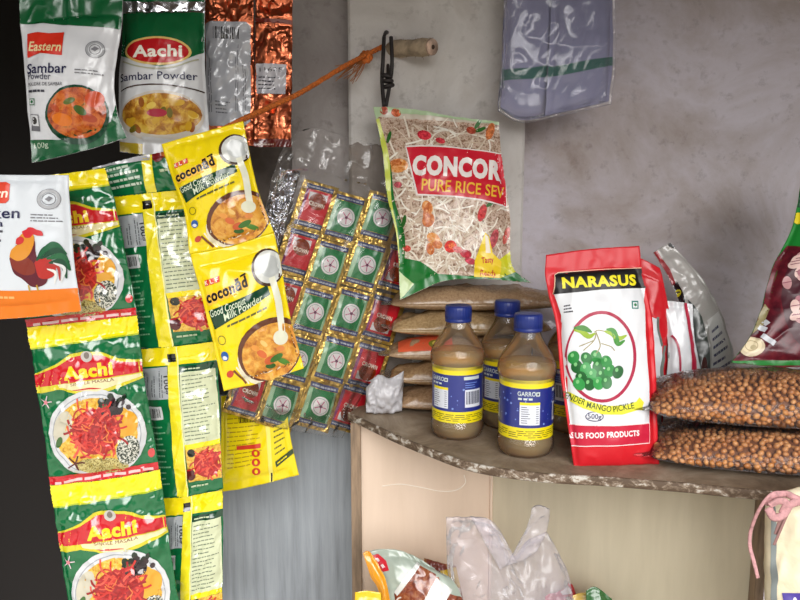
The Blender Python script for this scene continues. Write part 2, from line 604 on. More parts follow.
# the whitewash stops short low on the corner side of the pillar: bare grey plaster with an irregular edge
def bare_patch(m, x_edge, z_edge):
    nt = m.node_tree; bs = nt.nodes['Principled BSDF']; src = bs.inputs['Base Color'].links[0].from_socket
    tc = nt.nodes.new('ShaderNodeTexCoord'); sp_ = nt.nodes.new('ShaderNodeSeparateXYZ'); nt.links.new(tc.outputs['Object'], sp_.inputs[0])
    n = noise(nt, 24, 4, .6)
    def edge(sock, at):
        a = nt.nodes.new('ShaderNodeMath'); a.operation = 'MULTIPLY_ADD'; a.inputs[1].default_value = .03; nt.links.new(n.outputs[0], a.inputs[0]); nt.links.new(sock, a.inputs[2])
        b = nt.nodes.new('ShaderNodeMath'); b.operation = 'LESS_THAN'; b.inputs[1].default_value = at + .015; nt.links.new(a.outputs[0], b.inputs[0]); return b
    ex = edge(sp_.outputs[0], x_edge); ez = edge(sp_.outputs[2], z_edge)
    mu = nt.nodes.new('ShaderNodeMath'); mu.operation = 'MULTIPLY'; nt.links.new(ex.outputs[0], mu.inputs[0]); nt.links.new(ez.outputs[0], mu.inputs[1])
    g = ramp(nt, n.outputs[0], [(.3, (128, 116, 106)), (.7, (156, 146, 138))])
    mx = nt.nodes.new('ShaderNodeMix'); mx.data_type = 'RGBA'; nt.links.new(mu.outputs[0], mx.inputs[0]); nt.links.new(src, mx.inputs[6]); nt.links.new(g.outputs[0], mx.inputs[7])
    nt.links.new(mx.outputs[2], bs.inputs['Base Color'])
m_grey = plaster('grey_plaster', [(.3, (150, 141, 138)), (.6, (172, 165, 162)), (.8, (138, 130, 126))], scale=8)
m_dark = plain('unlit_room_tone', (40, 36, 34), .9)  # lack of light in the back room is put into this near-black colour
m_floor = plaster('cement_floor', [(.3, (184, 178, 168)), (.7, (206, 200, 190))], scale=3)  # floor out of view, kept pale so its bounce lifts the lower goods
m_roof = plain('shade_roof_boards', (96, 84, 74), .9, 20, .3, .004, .15)

xr = P(524, 200, 1.36)[0]; xl = P(348, 90, 1.36)[0]
struct('wall_back', *bevel_box((xr - .05, 1.42, 0), (1.45, 1.52, 2.05), 0), m_concrete)
bare_patch(m_white, P(415, 200, 1.36)[0] - (xl + xr) / 2, P(360, 145, 1.36)[2])
struct('pillar', *bevel_box((xl, 1.36, 0), (xr, 1.60, 2.05), .012, 3), m_white)
xg = P(290, 90, 1.41)[0]
struct('wall_left', *bevel_box((xg, 1.41, 0), (xl + .004, 1.58, 2.05), .006), m_grey)
struct('wall_right', *bevel_box((1.35, .1, 0), (1.45, 1.418, 2.05), 0), m_concrete)
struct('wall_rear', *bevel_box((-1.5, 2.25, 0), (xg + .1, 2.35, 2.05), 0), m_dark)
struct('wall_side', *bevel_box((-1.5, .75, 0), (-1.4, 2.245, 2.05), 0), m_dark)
xg2 = P(236, 90, 1.43)[0]
struct('shade_strip_1', *bevel_box((xg2, 1.43, 0), (xg - .001, 1.50, 2.05), .002), plain('shaded_wall_tone', (92, 82, 76), .7, 30, .4, .003, .15))  # added dark upright; its colour stands in for wall in shade
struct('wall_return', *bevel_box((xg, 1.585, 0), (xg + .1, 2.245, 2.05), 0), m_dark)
struct('added_shade_roof', *bevel_box((-1.6, -.05, 2.055), (1.6, 2.4, 2.12), 0), m_roof)  # unseen roof slab, added with its front edge set to shade the top
struct('floor', *bevel_box((-7, -8, -.05), (7, 2.5, 0), 0), m_floor)

# ------------------------------------------------------------------ grey painted shutter board under the hanging goods
m, nt, bs = new_mat('grey_blue_paint')
n = noise(nt, 1.0, 6, .65, .2, stretch=(70, 70, 4))
r = ramp(nt, n.outputs[0], [(.28, (124, 129, 135)), (.5, (148, 154, 160)), (.72, (162, 168, 174))])
n2 = noise(nt, 3.0, 3, .5)
r2 = ramp(nt, n2.outputs[0], [(.35, (214, 214, 214)), (.6, (255, 255, 255))])
mx = nt.nodes.new('ShaderNodeMix'); mx.data_type = 'RGBA'; mx.blend_type = 'MULTIPLY'; mx.inputs[0].default_value = .8
nt.links.new(r.outputs[0], mx.inputs[6]); nt.links.new(r2.outputs[0], mx.inputs[7]); nt.links.new(mx.outputs[2], bs.inputs['Base Color'])
bs.inputs['Roughness'].default_value = .55
bump(nt, bs, n.outputs[0], .25, .002)
m_greypaint = m
a = P(205, 395, 1.38); b = P(356, 640, 1.38)
v, f = bevel_box((a[0], 1.38, 0), (b[0], 1.402, a[2]), .0015)
prop(meshobj('painted_board', v, f, m_greypaint, None, None, False), 'grey-blue painted upright board beside the cabinet, below the bag of sachets', 'board')

# ------------------------------------------------------------------ cabinet
ZS = 1.064
m, nt, bs = new_mat('worn_shelf_wood')
n = noise(nt, 9, 8, .7, .8)
r = ramp(nt, n.outputs[0], [(.3, (96, 80, 64)), (.5, (138, 120, 100)), (.68, (172, 156, 136)), (.8, (120, 102, 84))])
nt.links.new(r.outputs[0], bs.inputs['Base Color']); bs.inputs['Roughness'].default_value = .7
bump(nt, bs, n.outputs[0], .4, .003)
m_shelf = m
m, nt, bs = new_mat('chipped_white_edge')
n = noise(nt, 55, 6, .7, .4, stretch=(1, 1, 1.6))
r = ramp(nt, n.outputs[0], [(.46, (92, 74, 58)), (.54, (140, 122, 104)), (.60, (200, 194, 184)), (.8, (206, 202, 196))])
nt.links.new(r.outputs[0], bs.inputs['Base Color']); bs.inputs['Roughness'].default_value = .7
bump(nt, bs, n.outputs[0], .6, .003)
m_edge = m
def laminate(name, lo, hi):
    m, nt, bs = new_mat(name)
    n = noise(nt, 1.0, 6, .6, .3, stretch=(26, 26, 3))
    r = ramp(nt, n.outputs[0], [(.3, lo), (.7, hi)])
    n2 = noise(nt, 160, 3, .6)
    nt.links.new(r.outputs[0], bs.inputs['Base Color']); bs.inputs['Roughness'].default_value = .5
    bump(nt, bs, n2.outputs[0], .08, .001)
    return m
m_lamA = laminate('pinkish_laminate', (220, 197, 176), (230, 208, 188))
m_lamB = laminate('drab_laminate', (198, 188, 164), (214, 204, 180))
m_ply = plain('plywood_edge', (132, 112, 92), .75, 60, .5, .002, .3, stretch=(1, 1, .12))

cab = thing('cabinet', 'open wooden display cabinet with a curved worn shelf top under the bottles', 'cabinet', (.3, 1.2, 0))
fr = [(349, 413), (372, 424), (400, 437), (430, 449), (460, 460), (485, 466), (510, 470), (535, 473), (560, 475), (600, 477), (640, 480), (690, 484), (740, 489), (800, 494), (880, 502), (960, 510)]
front = np.array([Hp(x, y, ZS)[:2] for x, y in fr])
xA = front[0][0]
poly = [tuple(p) for p in front] + [(1.0, 1.412), (xr + .006, 1.412), (xr + .006, 1.352), (xA + .028, 1.352)]
v, f = prism(poly, ZS - .011, ZS, .0012)
meshobj('shelf_board', v, f, m_shelf, None, cab, False)
# lipping along the front edge of the board
fp = catmull(np.c_[front, np.full(len(front), ZS - .0062)], 120)
tv = np.gradient(fp[:, :2], axis=0); tv /= np.linalg.norm(tv, axis=1)[:, None]
nv = np.stack([tv[:, 1], -tv[:, 0]], -1)
V = []; Fc = []
prof = [(-.0016, .0066), (.0012, .0070), (.0026, .0040), (.0026, -.0050), (.0008, -.0066), (-.0016, -.0062)]
for p, q in zip(fp, nv):
    for a_, b_ in prof: V.append((p[0] + q[0] * a_, p[1] + q[1] * a_, p[2] + b_ + .0004))
k = len(prof)
for i in range(len(fp) - 1):
    for j in range(k):
        Fc.append([i * k + j, i * k + (j + 1) % k, (i + 1) * k + (j + 1) % k, (i + 1) * k + j])
Fc.append(list(range(k))); Fc.append([(len(fp) - 1) * k + j for j in range(k)][::-1])
prop(meshobj('edge_lipping', V, Fc, m_edge, None, cab), 'chipped white-painted front edge of the shelf')
# upright panels
def wall_panel(p, q, z0, z1, th=.012):
    p = np.array(p); q = np.array(q); d = (q - p) / np.linalg.norm(q - p); nn = np.array([-d[1], d[0]])
    return prism([tuple(p), tuple(q), tuple(q + nn * th), tuple(p + nn * th)], z0, z1, .0008)
ZT = ZS - .0115
A0 = P(361, 500, 1.262)[:2]; Cc = P(491, 500, 1.335)[:2]; D0 = P(756, 540, 1.032)[:2]
v, f = wall_panel(A0, Cc, .6, ZT); prop(meshobj('side_panel', v, f, m_lamA, None, cab, False), 'pinkish beige panel')
v, f = wall_panel(Cc, D0, .6, ZT); prop(meshobj('back_panel', v, f, m_lamB, None, cab, False), 'drab beige panel')
# beading in the corner
v, f = tube([(Cc[0], Cc[1] - .003, .6), (Cc[0], Cc[1] - .003, ZT)], .003, 8); meshobj('corner_bead', v, f, m_lamA, None, cab)
# left post and right post
e = P(351.5, 500, 1.258)
v, f = bevel_box((e[0], 1.25, 0), (A0[0] + .001, 1.277, ZT), .0012); meshobj('post', v, f, m_ply, None, cab, False)
e = P(752, 540, 1.03); e2 = P(768, 540, 1.01)
v, f = bevel_box((e[0], 1.01, 0), (e2[0], 1.03, ZT), .0015); meshobj('post', v, f, m_ply, None, cab, False)
# compartment floor
poly = [tuple(A0), tuple(Cc), (D0[0] - .03, D0[1]), (D0[0] - .03, .98), (.2, .99), (-.04, 1.0), (-.07, 1.06)]
v, f = prism(poly, .585, .6, .001); meshobj('bottom_board', v, f, m_lamB, None, cab, False)
v, f = bevel_box((.12, 1.06, 0), (.55, 1.12, .584), .002); meshobj('plinth', v, f, m_ply, None, cab, False)
# pale scratch on the side panel
def on_panel(px, py):
    x, y, z = ray(px, py); d = Cc - A0; nrm = np.array([-d[1], d[0]])
    t_ = np.dot(A0, nrm) / (x * nrm[0] + y * nrm[1])
    p = np.array([x * t_, y * t_, CZ + z * t_]); n_ = nrm / np.linalg.norm(nrm)
    return p - np.r_[n_, 0] * .0004
sc = catmull([on_panel(*q) for q in [(382, 486), (400, 484), (420, 487), (440, 491), (456, 490), (465, 483), (464, 475)]], 60)
v, f = tube(sc, .0009, 5); meshobj('scratch', v, f, plain('scratch', (248, 238, 226), .6), None, cab)

# ------------------------------------------------------------------ wooden peg in the pillar, rope and strap
m_peg = plain('weathered_peg_wood', (164, 146, 122), .85, 40, .7, .004, .28)
m_pegend = plain('cut_peg_end', (176, 150, 132), .85, 60, .5, .003, .25)
p0 = P(374, 50, 1.40); p1 = P(433, 47, 1.30)
t = thing('wooden_peg', 'short weathered wooden peg jutting out of the white pillar', 'peg', p0)
ts = np.linspace(0, 1, 18)[:, None]
axis = p0 + (p1 - p0) * ts
rr = .0145 + .0010 * np.sin(np.linspace(0, 17, 18)) + np.where(np.arange(18) > 14, -.0008, 0)
V, Fc = tube(axis, rr, 20, False)
V = np.array(V); 
for i in range(len(V)):
    V[i] += .0007 * (vnoise(np.array([V[i][0] * 300]), np.array([V[i][2] * 300]), 3)[0])
meshobj('stub', V, Fc, m_peg, None, t)
d = (p1 - p0) / np.linalg.norm(p1 - p0)
V2, F2 = tube([p1 - d * .004, p1 - d * .001, p1], [.0138, .0136, .0128], 20, True); meshobj('cut_end', V2, F2, m_pegend, None, t)
V3, F3 = tube([p1 - d * .001, p1 + d * .0006], [.004, .0038], 12, True); prop(meshobj('knot_hole', V3, F3, plain('peg_hole', (70, 52, 42), .9), None, t), 'dark hole in the cut end')
mb = MB(); r_ = random.Random(2)
for i in range(46):
    s_ = r_.uniform(.45, 1.0); th = r_.uniform(0, 6.28); c0 = p0 + (p1 - p0) * s_ + np.array([0, -.012 * abs(math.sin(th)), .0135 * math.cos(th)])
    e_ = c0 + np.array([r_.uniform(-.006, .006), -.002, (.5 if math.cos(th) > 0 else -1) * r_.uniform(.002, .008)])
    mb.add(*tube([c0, (c0 + e_) / 2 + np.array([r_.uniform(-.002, .002), 0, 0]), e_], [.00035, .0003, .0001], 4))
mb.build('stray_fibres', [plain('fibre', (120, 92, 66), .9)], t)

m_rope = plain('orange_coir_rope', (186, 98, 34), .8, 300, .6, .001, .25)
rope = thing('rope', 'twisted orange rope tied round the peg, running down behind the coconut milk sachets', 'rope', P(330, 75, 1.25))
ra = np.array([P(384, 46, 1.342), P(372, 52, 1.33), P(345, 66, 1.27), P(300, 93, 1.20), P(268, 108, 1.15), P(244, 119, 1.10), P(222, 130, 1.075), P(196, 142, 1.07), P(172, 152, 1.075), P(150, 158, 1.10)])
rc = catmull(ra, 240)
dist = np.r_[0, np.cumsum(np.linalg.norm(np.diff(rc, axis=0), axis=1))]
tg = np.gradient(rc, axis=0); tg /= np.linalg.norm(tg, axis=1)[:, None]
sa = np.cross(tg, [0, 0, 1]); sa /= np.linalg.norm(sa, axis=1)[:, None]; sb = np.cross(tg, sa)
for k in range(3):
    th = dist / .016 * 2 * math.pi + k * 2 * math.pi / 3
    c_ = rc + .0022 * (sa * np.cos(th)[:, None] + sb * np.sin(th)[:, None])
    meshobj('strand', *tube(c_, .0024, 7), m_rope, None, rope)
mb = MB()
pegd = d; u1 = np.cross(pegd, [0, 0, 1]); u1 /= np.linalg.norm(u1); u2 = np.cross(pegd, u1)
for k in range(5):
    th = np.linspace(0, 2 * math.pi, 26)
    c0 = p0 + (p1 - p0) * (.02 + .055 * k)
    c_ = c0 + (.0172 + .0012 * (k % 2)) * (u1 * np.cos(th)[:, None] + u2 * np.sin(th)[:, None]) + pegd * (.005 * np.sin(th + k)[:, None])
    mb.add(*tube(c_, .0034, 7))
mb.build('wrapping', [m_rope], rope); mb = MB()
kc = P(366, 57, 1.325)
for k in range(4):
    th = np.linspace(0, 2 * math.pi, 26)
    a1 = np.array([math.cos(k), .2, math.sin(k)]); a2 = np.array([-.3 * math.sin(k), .9, .6 * math.cos(k) + .3])
    c_ = kc + .0085 * (a1 * np.cos(th)[:, None] + a2 * np.sin(th)[:, None])
    mb.add(*tube(c_, .0036, 7))
mb.build('knot', [m_rope], rope)
mb = MB(); r_ = random.Random(5)
for k in range(26):
    e_ = P(340 + r_.uniform(-8, 16), 70 + r_.uniform(-4, 14), 1.31 + r_.uniform(-.01, .01))
    m1 = (kc + e_) / 2 + np.array([r_.uniform(-.004, .004), 0, r_.uniform(-.004, .004)])
    mb.add(*tube(catmull([kc, m1, e_], 8), .0006, 5))
mb.build('frayed_end', [plain('frayed_rope', (170, 104, 52), .9)], rope)

m_strap = plain('black_rubber', (38, 33, 32), .6, 80, .3, .001)
st = thing('rubber_strap', 'dark rubber strap looped over the wooden peg above the noodle-printed packet', 'strap', P(385, 105, 1.3))
mb = MB()
lp = [P(384, 37, 1.325), P(383, 60, 1.312), P(382, 80, 1.316), P(384, 106, 1.300)]
l2 = [P(391, 37, 1.325), P(392, 58, 1.312), P(391, 76, 1.316), P(386, 106, 1.300)]
for q in (lp, l2):
    c_ = catmull(q, 24)
    V, Fc = tube(c_, .0034, 8); mb.add(V, Fc)
back_ = catmull([P(384, 37, 1.325), P(386, 32, 1.345), P(388, 36, 1.37), P(388, 58, 1.372), P(388, 72, 1.345), P(387, 80, 1.318)], 24)
mb.add(*tube(back_, .003, 8))
mb.build('loop', [m_strap], st)
mb = MB()
for k in range(3):
    th = np.linspace(0, 2 * math.pi, 22); c0 = P(387 + k, 76 + 5 * k, 1.312)
    c_ = c0 + .0065 * (np.array([1, 0, .25 * (k - 1)]) * np.cos(th)[:, None] + np.array([0, 1, 0]) * np.sin(th)[:, None])
    mb.add(*tube(c_, .0034, 8))
mb.build('knot', [m_strap], st)
# ================================================================== hanging sachets
WHITE = ink((222, 224, 228)); CREAM = ink((228, 218, 170)); GREEN = ink((12, 92, 50)); DGREEN = ink((8, 62, 38)); YEL = ink((244, 222, 22))
RED = ink((196, 28, 40)); NAVY = ink((30, 30, 72)); BLACK = ink((22, 20, 22)); GREYT = ink((110, 110, 116)); ORANGE = ink((226, 120, 30))
SILVER = foil((205, 205, 210)); GOLD = foil((214, 170, 70)); COPPER = foil((230, 128, 90), .3, 2.6, 34)
PINK = ink((214, 96, 104)); PALEG = ink((214, 226, 208)); ROSE = ink((176, 34, 62))
m_curry = mottle('orange_curry', [(.3, (120, 44, 16)), (.45, (190, 84, 34)), (.6, (214, 120, 52)), (.75, (88, 86, 34))], 90)
m_gold = mottle('golden_gravy', [(.3, (116, 66, 18)), (.45, (176, 116, 34)), (.58, (212, 168, 62)), (.75, (226, 196, 96))], 70)
m_soup = mottle('coconut_curry', [(.3, (160, 84, 26)), (.5, (214, 148, 52)), (.7, (232, 190, 96))], 80)
m_yrice = mottle('yellow_masala', [(.3, (176, 122, 30)), (.5, (226, 176, 60)), (.7, (236, 206, 110))], 200)
m_speck = mottle('mixed_grains', [(.3, (60, 58, 40)), (.45, (150, 130, 60)), (.55, (214, 200, 130)), (.7, (70, 90, 40))], 420, detail=2)
m_bw = mottle('sesame_mix', [(.4, (40, 46, 40)), (.48, (70, 84, 70)), (.55, (214, 212, 200))], 380, detail=2)

# ---------------------------------------------------------------- white sambar sachet
s = Sheet([(19, -34), (70, -40), (122, -36)], [(33, 163), (80, 152), (127, 138)], (1.10, 1.10, 1.08, 1.08),
          [(19, -34), (22, 40), (27, 100), (33, 163)], [(122, -36), (122, 20), (115, 75), (117, 110), (127, 138)], T=.016, seal=(.03, .03, .30, .09), seed=1)
A = Art(s)
A.poly('print', [(10, -60), (135, -60), (123, 30), (110, 29), (70, 27), (45, 24), (21, 25)], GREEN, 0)
A.poly('print', [(29, 140), (60, 140), (90, 134), (112, 122), (118, 95), (140, 110), (140, 170), (28, 175)], GREEN, 0)
A.ell('picture', 80, 116, 31, 29, DGREEN, 1, -.15)
A.ell('picture', 80, 114, 28.5, 24.5, m_curry, 2, -.15)
for x, y, a, b, r_, m_ in [(66, 121, 10, 6, .2, ORANGE), (98, 101, 9, 8, -.3, ink((208, 78, 34))), (84, 112, 7, 4, .6, ink((70, 96, 36))), (74, 103, 6, 3, -.4, ink((96, 110, 44))), (92, 119, 8, 4, .3, ink((176, 66, 30))), (60, 110, 5, 3, .8, ink((186, 76, 32)))]:
    A.ell('picture', x, y, a, b, m_, 3, r_)
A.poly('logo', [(29, 35), (40, 33.5), (52, 35), (68, 34.5), (67, 58), (56, 57), (44, 55), (36, 57), (29.5, 59)], ink((216, 48, 30)), 1)
A.text('logo', 'Eastern', (31, 52), (66, 54), 9, ink((236, 214, 160)), 2, .02, .15)
A.text('lettering', 'Sambar', (29, 75), (72, 75.5), 10, NAVY, 2, .012)
A.text('lettering', 'Powder', (30, 80.5), (56, 82), 6.5, NAVY, 2)
A.text('lettering', 'POUDRE DE SAMBAR', (30, 87), (68, 88), 3.2, ink((60, 60, 70)), 2)
A.micro('lettering', [(30, 90), (60, 91), (60, 95), (30, 94)], 1, ink((60, 60, 70)), 2, .6)
A.micro('lettering', [(80, 71), (114, 73), (114, 79), (80, 77)], 2, GREYT, 2, .35)
A.ring('logo', 99, 52, 8, 7.5, 2.6, ink((168, 170, 174)), 1); A.ring('logo', 99, 52, 8.8, 8.3, .5, GREYT, 2); A.ring('logo', 99, 52, 5, 4.8, .6, GREYT, 2)
A.poly('logo', [(95, 52), (99, 49), (103, 51), (99, 54)], GREYT, 2)
A.poly('logo', [(31.5, 99.5), (38, 100), (38, 106.5), (31.5, 106)], ink((40, 110, 60)), 1); A.poly('logo', [(32.3, 100.3), (37.2, 100.8), (37.2, 105.7), (32.3, 105.2)], WHITE, 2); A.ell('logo', 34.8, 103, 1.6, 1.6, ink((40, 110, 60)), 3)
A.poly('logo', [(32, 115), (42, 116), (42, 132), (32, 131)], GREYT, 1); A.poly('logo', [(32.8, 115.8), (41.2, 116.8), (41.2, 127), (32.8, 126)], WHITE, 2); A.ell('logo', 37, 121.5, 2.6, 3.6, BLACK, 3)
A.text('lettering', '100g', (35, 149), (49, 147), 5.5, ink((196, 214, 190)), 2)
finish(packet('spice_sachet', 'white sachet of sambar powder with a green top and bottom and a red logo', 'spice packet', s, [WHITE], None, [A], 'hanging sambar sachets', part='sachet_body'), 1.2, .22, .6)

# ---------------------------------------------------------------- green-topped sambar sachet with the red oval
s = Sheet([(120, -34), (205, -36)], [(120, 152), (165, 156), (211, 150)], (1.16, 1.17, 1.14, 1.15),
          [(120, -34), (123, 30), (119, 80), (120, 152)], [(205, -36), (205, 60), (207, 100), (211, 150)], T=.022, seal=(.03, .03, .25, .07), seed=2)
A = Art(s)
A.poly('print', [(110, -50), (215, -50), (215, 60), (206, 52), (185, 64), (163, 70), (140, 65), (119, 55), (110, 40)], GREEN, 0)
A.poly('print', [(110, 2), (215, 2), (215, 13), (110, 14)], SILVER, 1)
A.ell('logo', 160, 54, 33.5, 14.5, ink((224, 190, 110)), 1, .03); A.ell('logo', 160, 54, 31, 12.4, ink((188, 24, 30)), 2, .03)
A.text('logo', 'Aachi', (136, 60), (185, 59.5), 11.5, ink((246, 240, 226)), 3, .03)
A.text('lettering', 'Sambar Powder', (121, 83), (199, 82), 7.6, NAVY, 2, .004)
A.line('lettering', [(124, 63), (140, 69), (160, 72), (180, 69), (200, 61)], 1.4, ink((176, 176, 150)), 2)
A.line('picture', [(121, 92), (140, 88), (162, 87.5), (185, 89.5), (205, 93)], 1.2, ink((60, 36, 26)), 2)
A.ell('picture', 163, 118, 42, 25, ink((206, 198, 186)), 1); A.ell('picture', 163, 116, 40, 20, m_gold, 2)
for k in range(16):
    A.ell('picture', 163 + 32 * math.cos(k * 2.4), 117 + 13 * math.sin(k * 1.7), 5, 3, ink(rnd.choice([(206, 160, 40), (150, 84, 30), (228, 196, 90), (110, 100, 30)])), 3, k)
A.ell('picture', 160, 115, 10, 4, ink((170, 40, 60)), 4)
A.poly('print', [(110, 141), (143, 144), (143, 160), (110, 160)], ink((196, 170, 40)), 1); A.poly('print', [(143, 137), (180, 141), (215, 140), (215, 165), (143, 165)], ink((206, 206, 206)), 3)
finish(packet('spice_sachet', 'sachet of sambar powder with green top and white lettering on a red oval', 'spice packet', s, [ink((212, 214, 216))], None, [A], 'hanging sambar sachets', part='sachet_body'), 1.0, .22, .6)

# ---------------------------------------------------------------- copper foil sachets
s = Sheet([(204, -26), (254, -26)], [(207, 141), (254, 146)], 1.22, T=.006, seal=(.05, .05, .2, .05), seed=3, wr=.003, ws=34)
A = Art(s)
A.poly('label', [(206, 24), (211, 22), (246, 22), (251, 26), (251, 122), (246, 126), (211, 126), (206, 122)], ink((176, 178, 184)), 1)
A.bars('label', [(214, 27), (240, 28), (240, 40), (214, 39)], BLACK, 2, 13)
for k, (x, h) in enumerate([(209, 60), (236, 86), (243, 50)]): A.micro('label', [(x, 112), (x, 112 - h), (x + 4, 112 - h), (x + 4, 112)], 2, GREYT, 2, .35, seed=k)
A.micro('label', [(216, 100), (234, 102), (234, 116), (216, 114)], 4, GREYT, 2, .35, seed=5)
packet('spice_sachet', 'copper foil sachet with a long pale label and barcode', 'spice packet', s, [COPPER], None, [A], 'hanging copper foil sachets', part='sachet_body')
s = Sheet([(256, -26), (293, -26)], [(254, 147), (291, 147)], 1.215, T=.007, seal=(.08, .05, .2, .06), seed=4, wr=.0034, ws=36)
A = Art(s)
A.poly('label', [(256, 64), (287, 65), (286, 95), (257, 94)], ink((186, 184, 190)), 1)
A.text('label', '11625', (260, 72), (283, 72), 4, ink((60, 60, 66)), 2)
A.micro('label', [(259, 76), (284, 77), (284, 92), (259, 91)], 4, ink((60, 60, 66)), 2, .35, seed=5)
A.poly('print', [(250, 139), (295, 139), (295, 150), (250, 150)], ink((96, 26, 22)), 1); A.micro('print', [(257, 143), (284, 143), (284, 146), (257, 146)], 1, ink((190, 170, 160)), 2)
A.poly('print', [(253, 18), (296, 21), (296, 25), (253, 22)], ink((110, 34, 22)), 1)
packet('spice_sachet', 'copper foil sachet with a small silvery label, against the grey plaster', 'spice packet', s, [COPPER], None, [A], 'hanging copper foil sachets', part='sachet_body')

# ---------------------------------------------------------------- white rooster sachet
s = Sheet([(-46, 174), (20, 175), (68, 175)], [(-44, 320), (20, 318), (82, 311)], (.97, .98, .97, .98),
          [(-46, 174), (-44, 320)], [(68, 175), (71, 220), (75, 270), (82, 311)], T=.012, seal=(.03, .03, .04, .09), seed=5, wr=.0009)
A = Art(s)
A.poly('print', [(-60, 289), (20, 290), (74, 288), (90, 288), (90, 330), (-60, 330)], ORANGE, 0)
A.micro('print', [(-10, 294), (32, 295), (32, 300), (-10, 299)], 1, ink((238, 180, 110)), 1)
A.poly('logo', [(-40, 183), (8, 182), (12, 184), (12, 200), (9, 203), (-6, 203), (-40, 207)], ink((218, 62, 34)), 1)
A.text('logo', 'Eastern', (-36, 199), (11, 197), 9, ink((244, 232, 214)), 2, .02, .15)
A.text('lettering', 'Chicken', (-42, 218.5), (23.5, 217.5), 10.5, NAVY, 2, .012)
A.text('lettering', 'Masala', (-42, 226), (7.5, 226), 7, NAVY, 2)
for k in range(4): A.micro('lettering', [(-40, 229 + k * 4.6), (7 - k % 2 * 3, 229 + k * 4.6), (7 - k % 2 * 3, 232 + k * 4.6), (-40, 232 + k * 4.6)], 1, ink((70, 70, 80)), 2, .7, False, seed=k)
A.micro('lettering', [(34, 213), (67, 214), (67, 223), (34, 222)], 3, GREYT, 2, .35)
A.ring('logo', 51, 199, 9.5, 8.3, 3, ink((172, 174, 178)), 1); A.ring('logo', 51, 199, 11.3, 10, .5, GREYT, 2); A.ring('logo', 51, 199, 6.6, 5.6, .6, GREYT, 2)
A.poly('logo', [(47, 199), (51, 196), (55, 198), (51, 201.5)], GREYT, 2)
# rooster
A.poly('picture', [(14, 258), (16, 250), (22, 243), (30, 238), (38, 240), (39, 250), (42, 262), (50, 272), (48, 283), (36, 286), (26, 278), (18, 272)], ink((92, 26, 40)), 1, True)
A.poly('picture', [(14, 256), (16, 249), (22, 243), (22, 238), (28, 232), (36, 233), (38, 240), (35, 250), (30, 257), (22, 260)], ink((214, 140, 40)), 2, True)
A.poly('picture', [(14, 258), (20, 252), (30, 256), (37, 262), (38, 272), (28, 274), (18, 268)], ink((128, 48, 34)), 2, True)
A.poly('picture', [(27, 234), (26, 231), (30, 229), (32, 227), (36, 227), (40, 229), (45, 231), (46, 235), (41, 235), (37, 234), (34, 237), (29, 237)], ink((200, 36, 44)), 3, True)
A.poly('picture', [(20, 243), (21, 238), (25, 236), (28, 238), (27, 242), (23, 244)], ink((196, 40, 44)), 4, True)
A.poly('picture', [(38, 262), (42, 258), (52, 258), (58, 264), (57, 274), (50, 278), (42, 276)], ink((178, 44, 38)), 3, True)
for k, (x0, y0, x1, y1, x2, y2, c) in enumerate([(40, 260, 50, 248, 64, 252, (20, 78, 50)), (42, 256, 56, 244, 68, 254, (24, 92, 56)), (44, 258, 60, 250, 70, 262, (20, 70, 46)), (50, 258, 64, 256, 71, 270, (36, 100, 60)), (52, 262, 64, 262, 68, 278, (20, 70, 46)), (48, 264, 60, 266, 62, 280, (170, 50, 44)), (50, 268, 58, 272, 57, 283, (225, 225, 220)), (56, 262, 66, 268, 63, 282, (214, 216, 214))]):
    A.line('picture', [(x0, y0), (x1, y1), (x2, y2)], 6 if k < 5 else 3, ink(c), 4 + k * .3, taper=True)
A.line('picture', [(32, 284), (33, 291)], 1.5, ink((190, 150, 50)), 5); A.line('picture', [(40, 284), (41, 290)], 1.5, ink((190, 150, 50)), 5)
A.line('picture', [(-2, 262), (1, 266), (3, 263)], 1.2, BLACK, 4); A.line('picture', [(-3, 272), (0, 270), (2, 274)], 1.4, BLACK, 4)
finish(packet('spice_sachet', 'white sachet with a rooster picture and an orange bottom band', 'spice packet', s, [ink((214, 220, 226))], None, [A], None, part='sachet_body'), 0.5, .35, .4)

# ---------------------------------------------------------------- strip of noodle sachets, fronts showing
def strip(name, label, cat, sheets, body_mats, arts, group=None, matf=None, part='sachet', loc=None):
    p = sheets[0].S(np.array([.5]), np.array([0.0]))[0] if loc is None else loc
    q = sheets[-1].S(np.array([.5]), np.array([1.0]))[0]
    t = thing(name, label, cat, (q[0], q[1], q[2]), group)
    for k, sh in enumerate(sheets):
        v, f, mi = sh.body(22, 30, matf=matf)
        b = meshobj(part, v, f, body_mats[k] if isinstance(body_mats[0], list) else body_mats, mi, t)
        for a in (arts[k] if isinstance(arts[0], list) else arts): a.apply(b, sh)
    return t

sB = Sheet([(27.5, 327), (80, 322), (138, 315)], [(50, 485), (105, 479), (160, 469)], (1.03, 1.04, 1.03, 1.04), [(27.5, 327), (35, 375), (44, 430), (50, 485)], [(138, 315), (143, 365), (151, 420), (160, 469)], T=.013, back=.006, seal=(.03, .03, .10, .04), seed=6, wr=.0024, ws=34)
sA = Sheet([(4, 182), (60, 174), (106, 168)], [(27.5, 327), (80, 322), (138, 315)], (1.035, 1.045, 1.03, 1.04), [(4, 182), (12, 230), (20, 280), (27.5, 327)], [(106, 168), (117, 210), (128, 265), (138, 315)], T=.013, seal=(.03, .03, .10, .04), seed=7, wr=.0024, ws=34)
sC = Sheet([(50, 485), (105, 479), (160, 469)], [(73, 644), (128, 638), (184, 628)], (1.03, 1.04, 1.03, 1.04), [(50, 485), (58, 533), (66, 588), (73, 644)], [(160, 469), (167, 524), (175, 578), (184, 628)], T=.013, seal=(.03, .03, .10, .04), seed=8, wr=.0024, ws=34)
A = Art(sB)
A.poly('seal_band', [(0, 300), (170, 285), (170, 330), (141, 333), (90, 340), (31, 349), (0, 352)], YEL, 0)
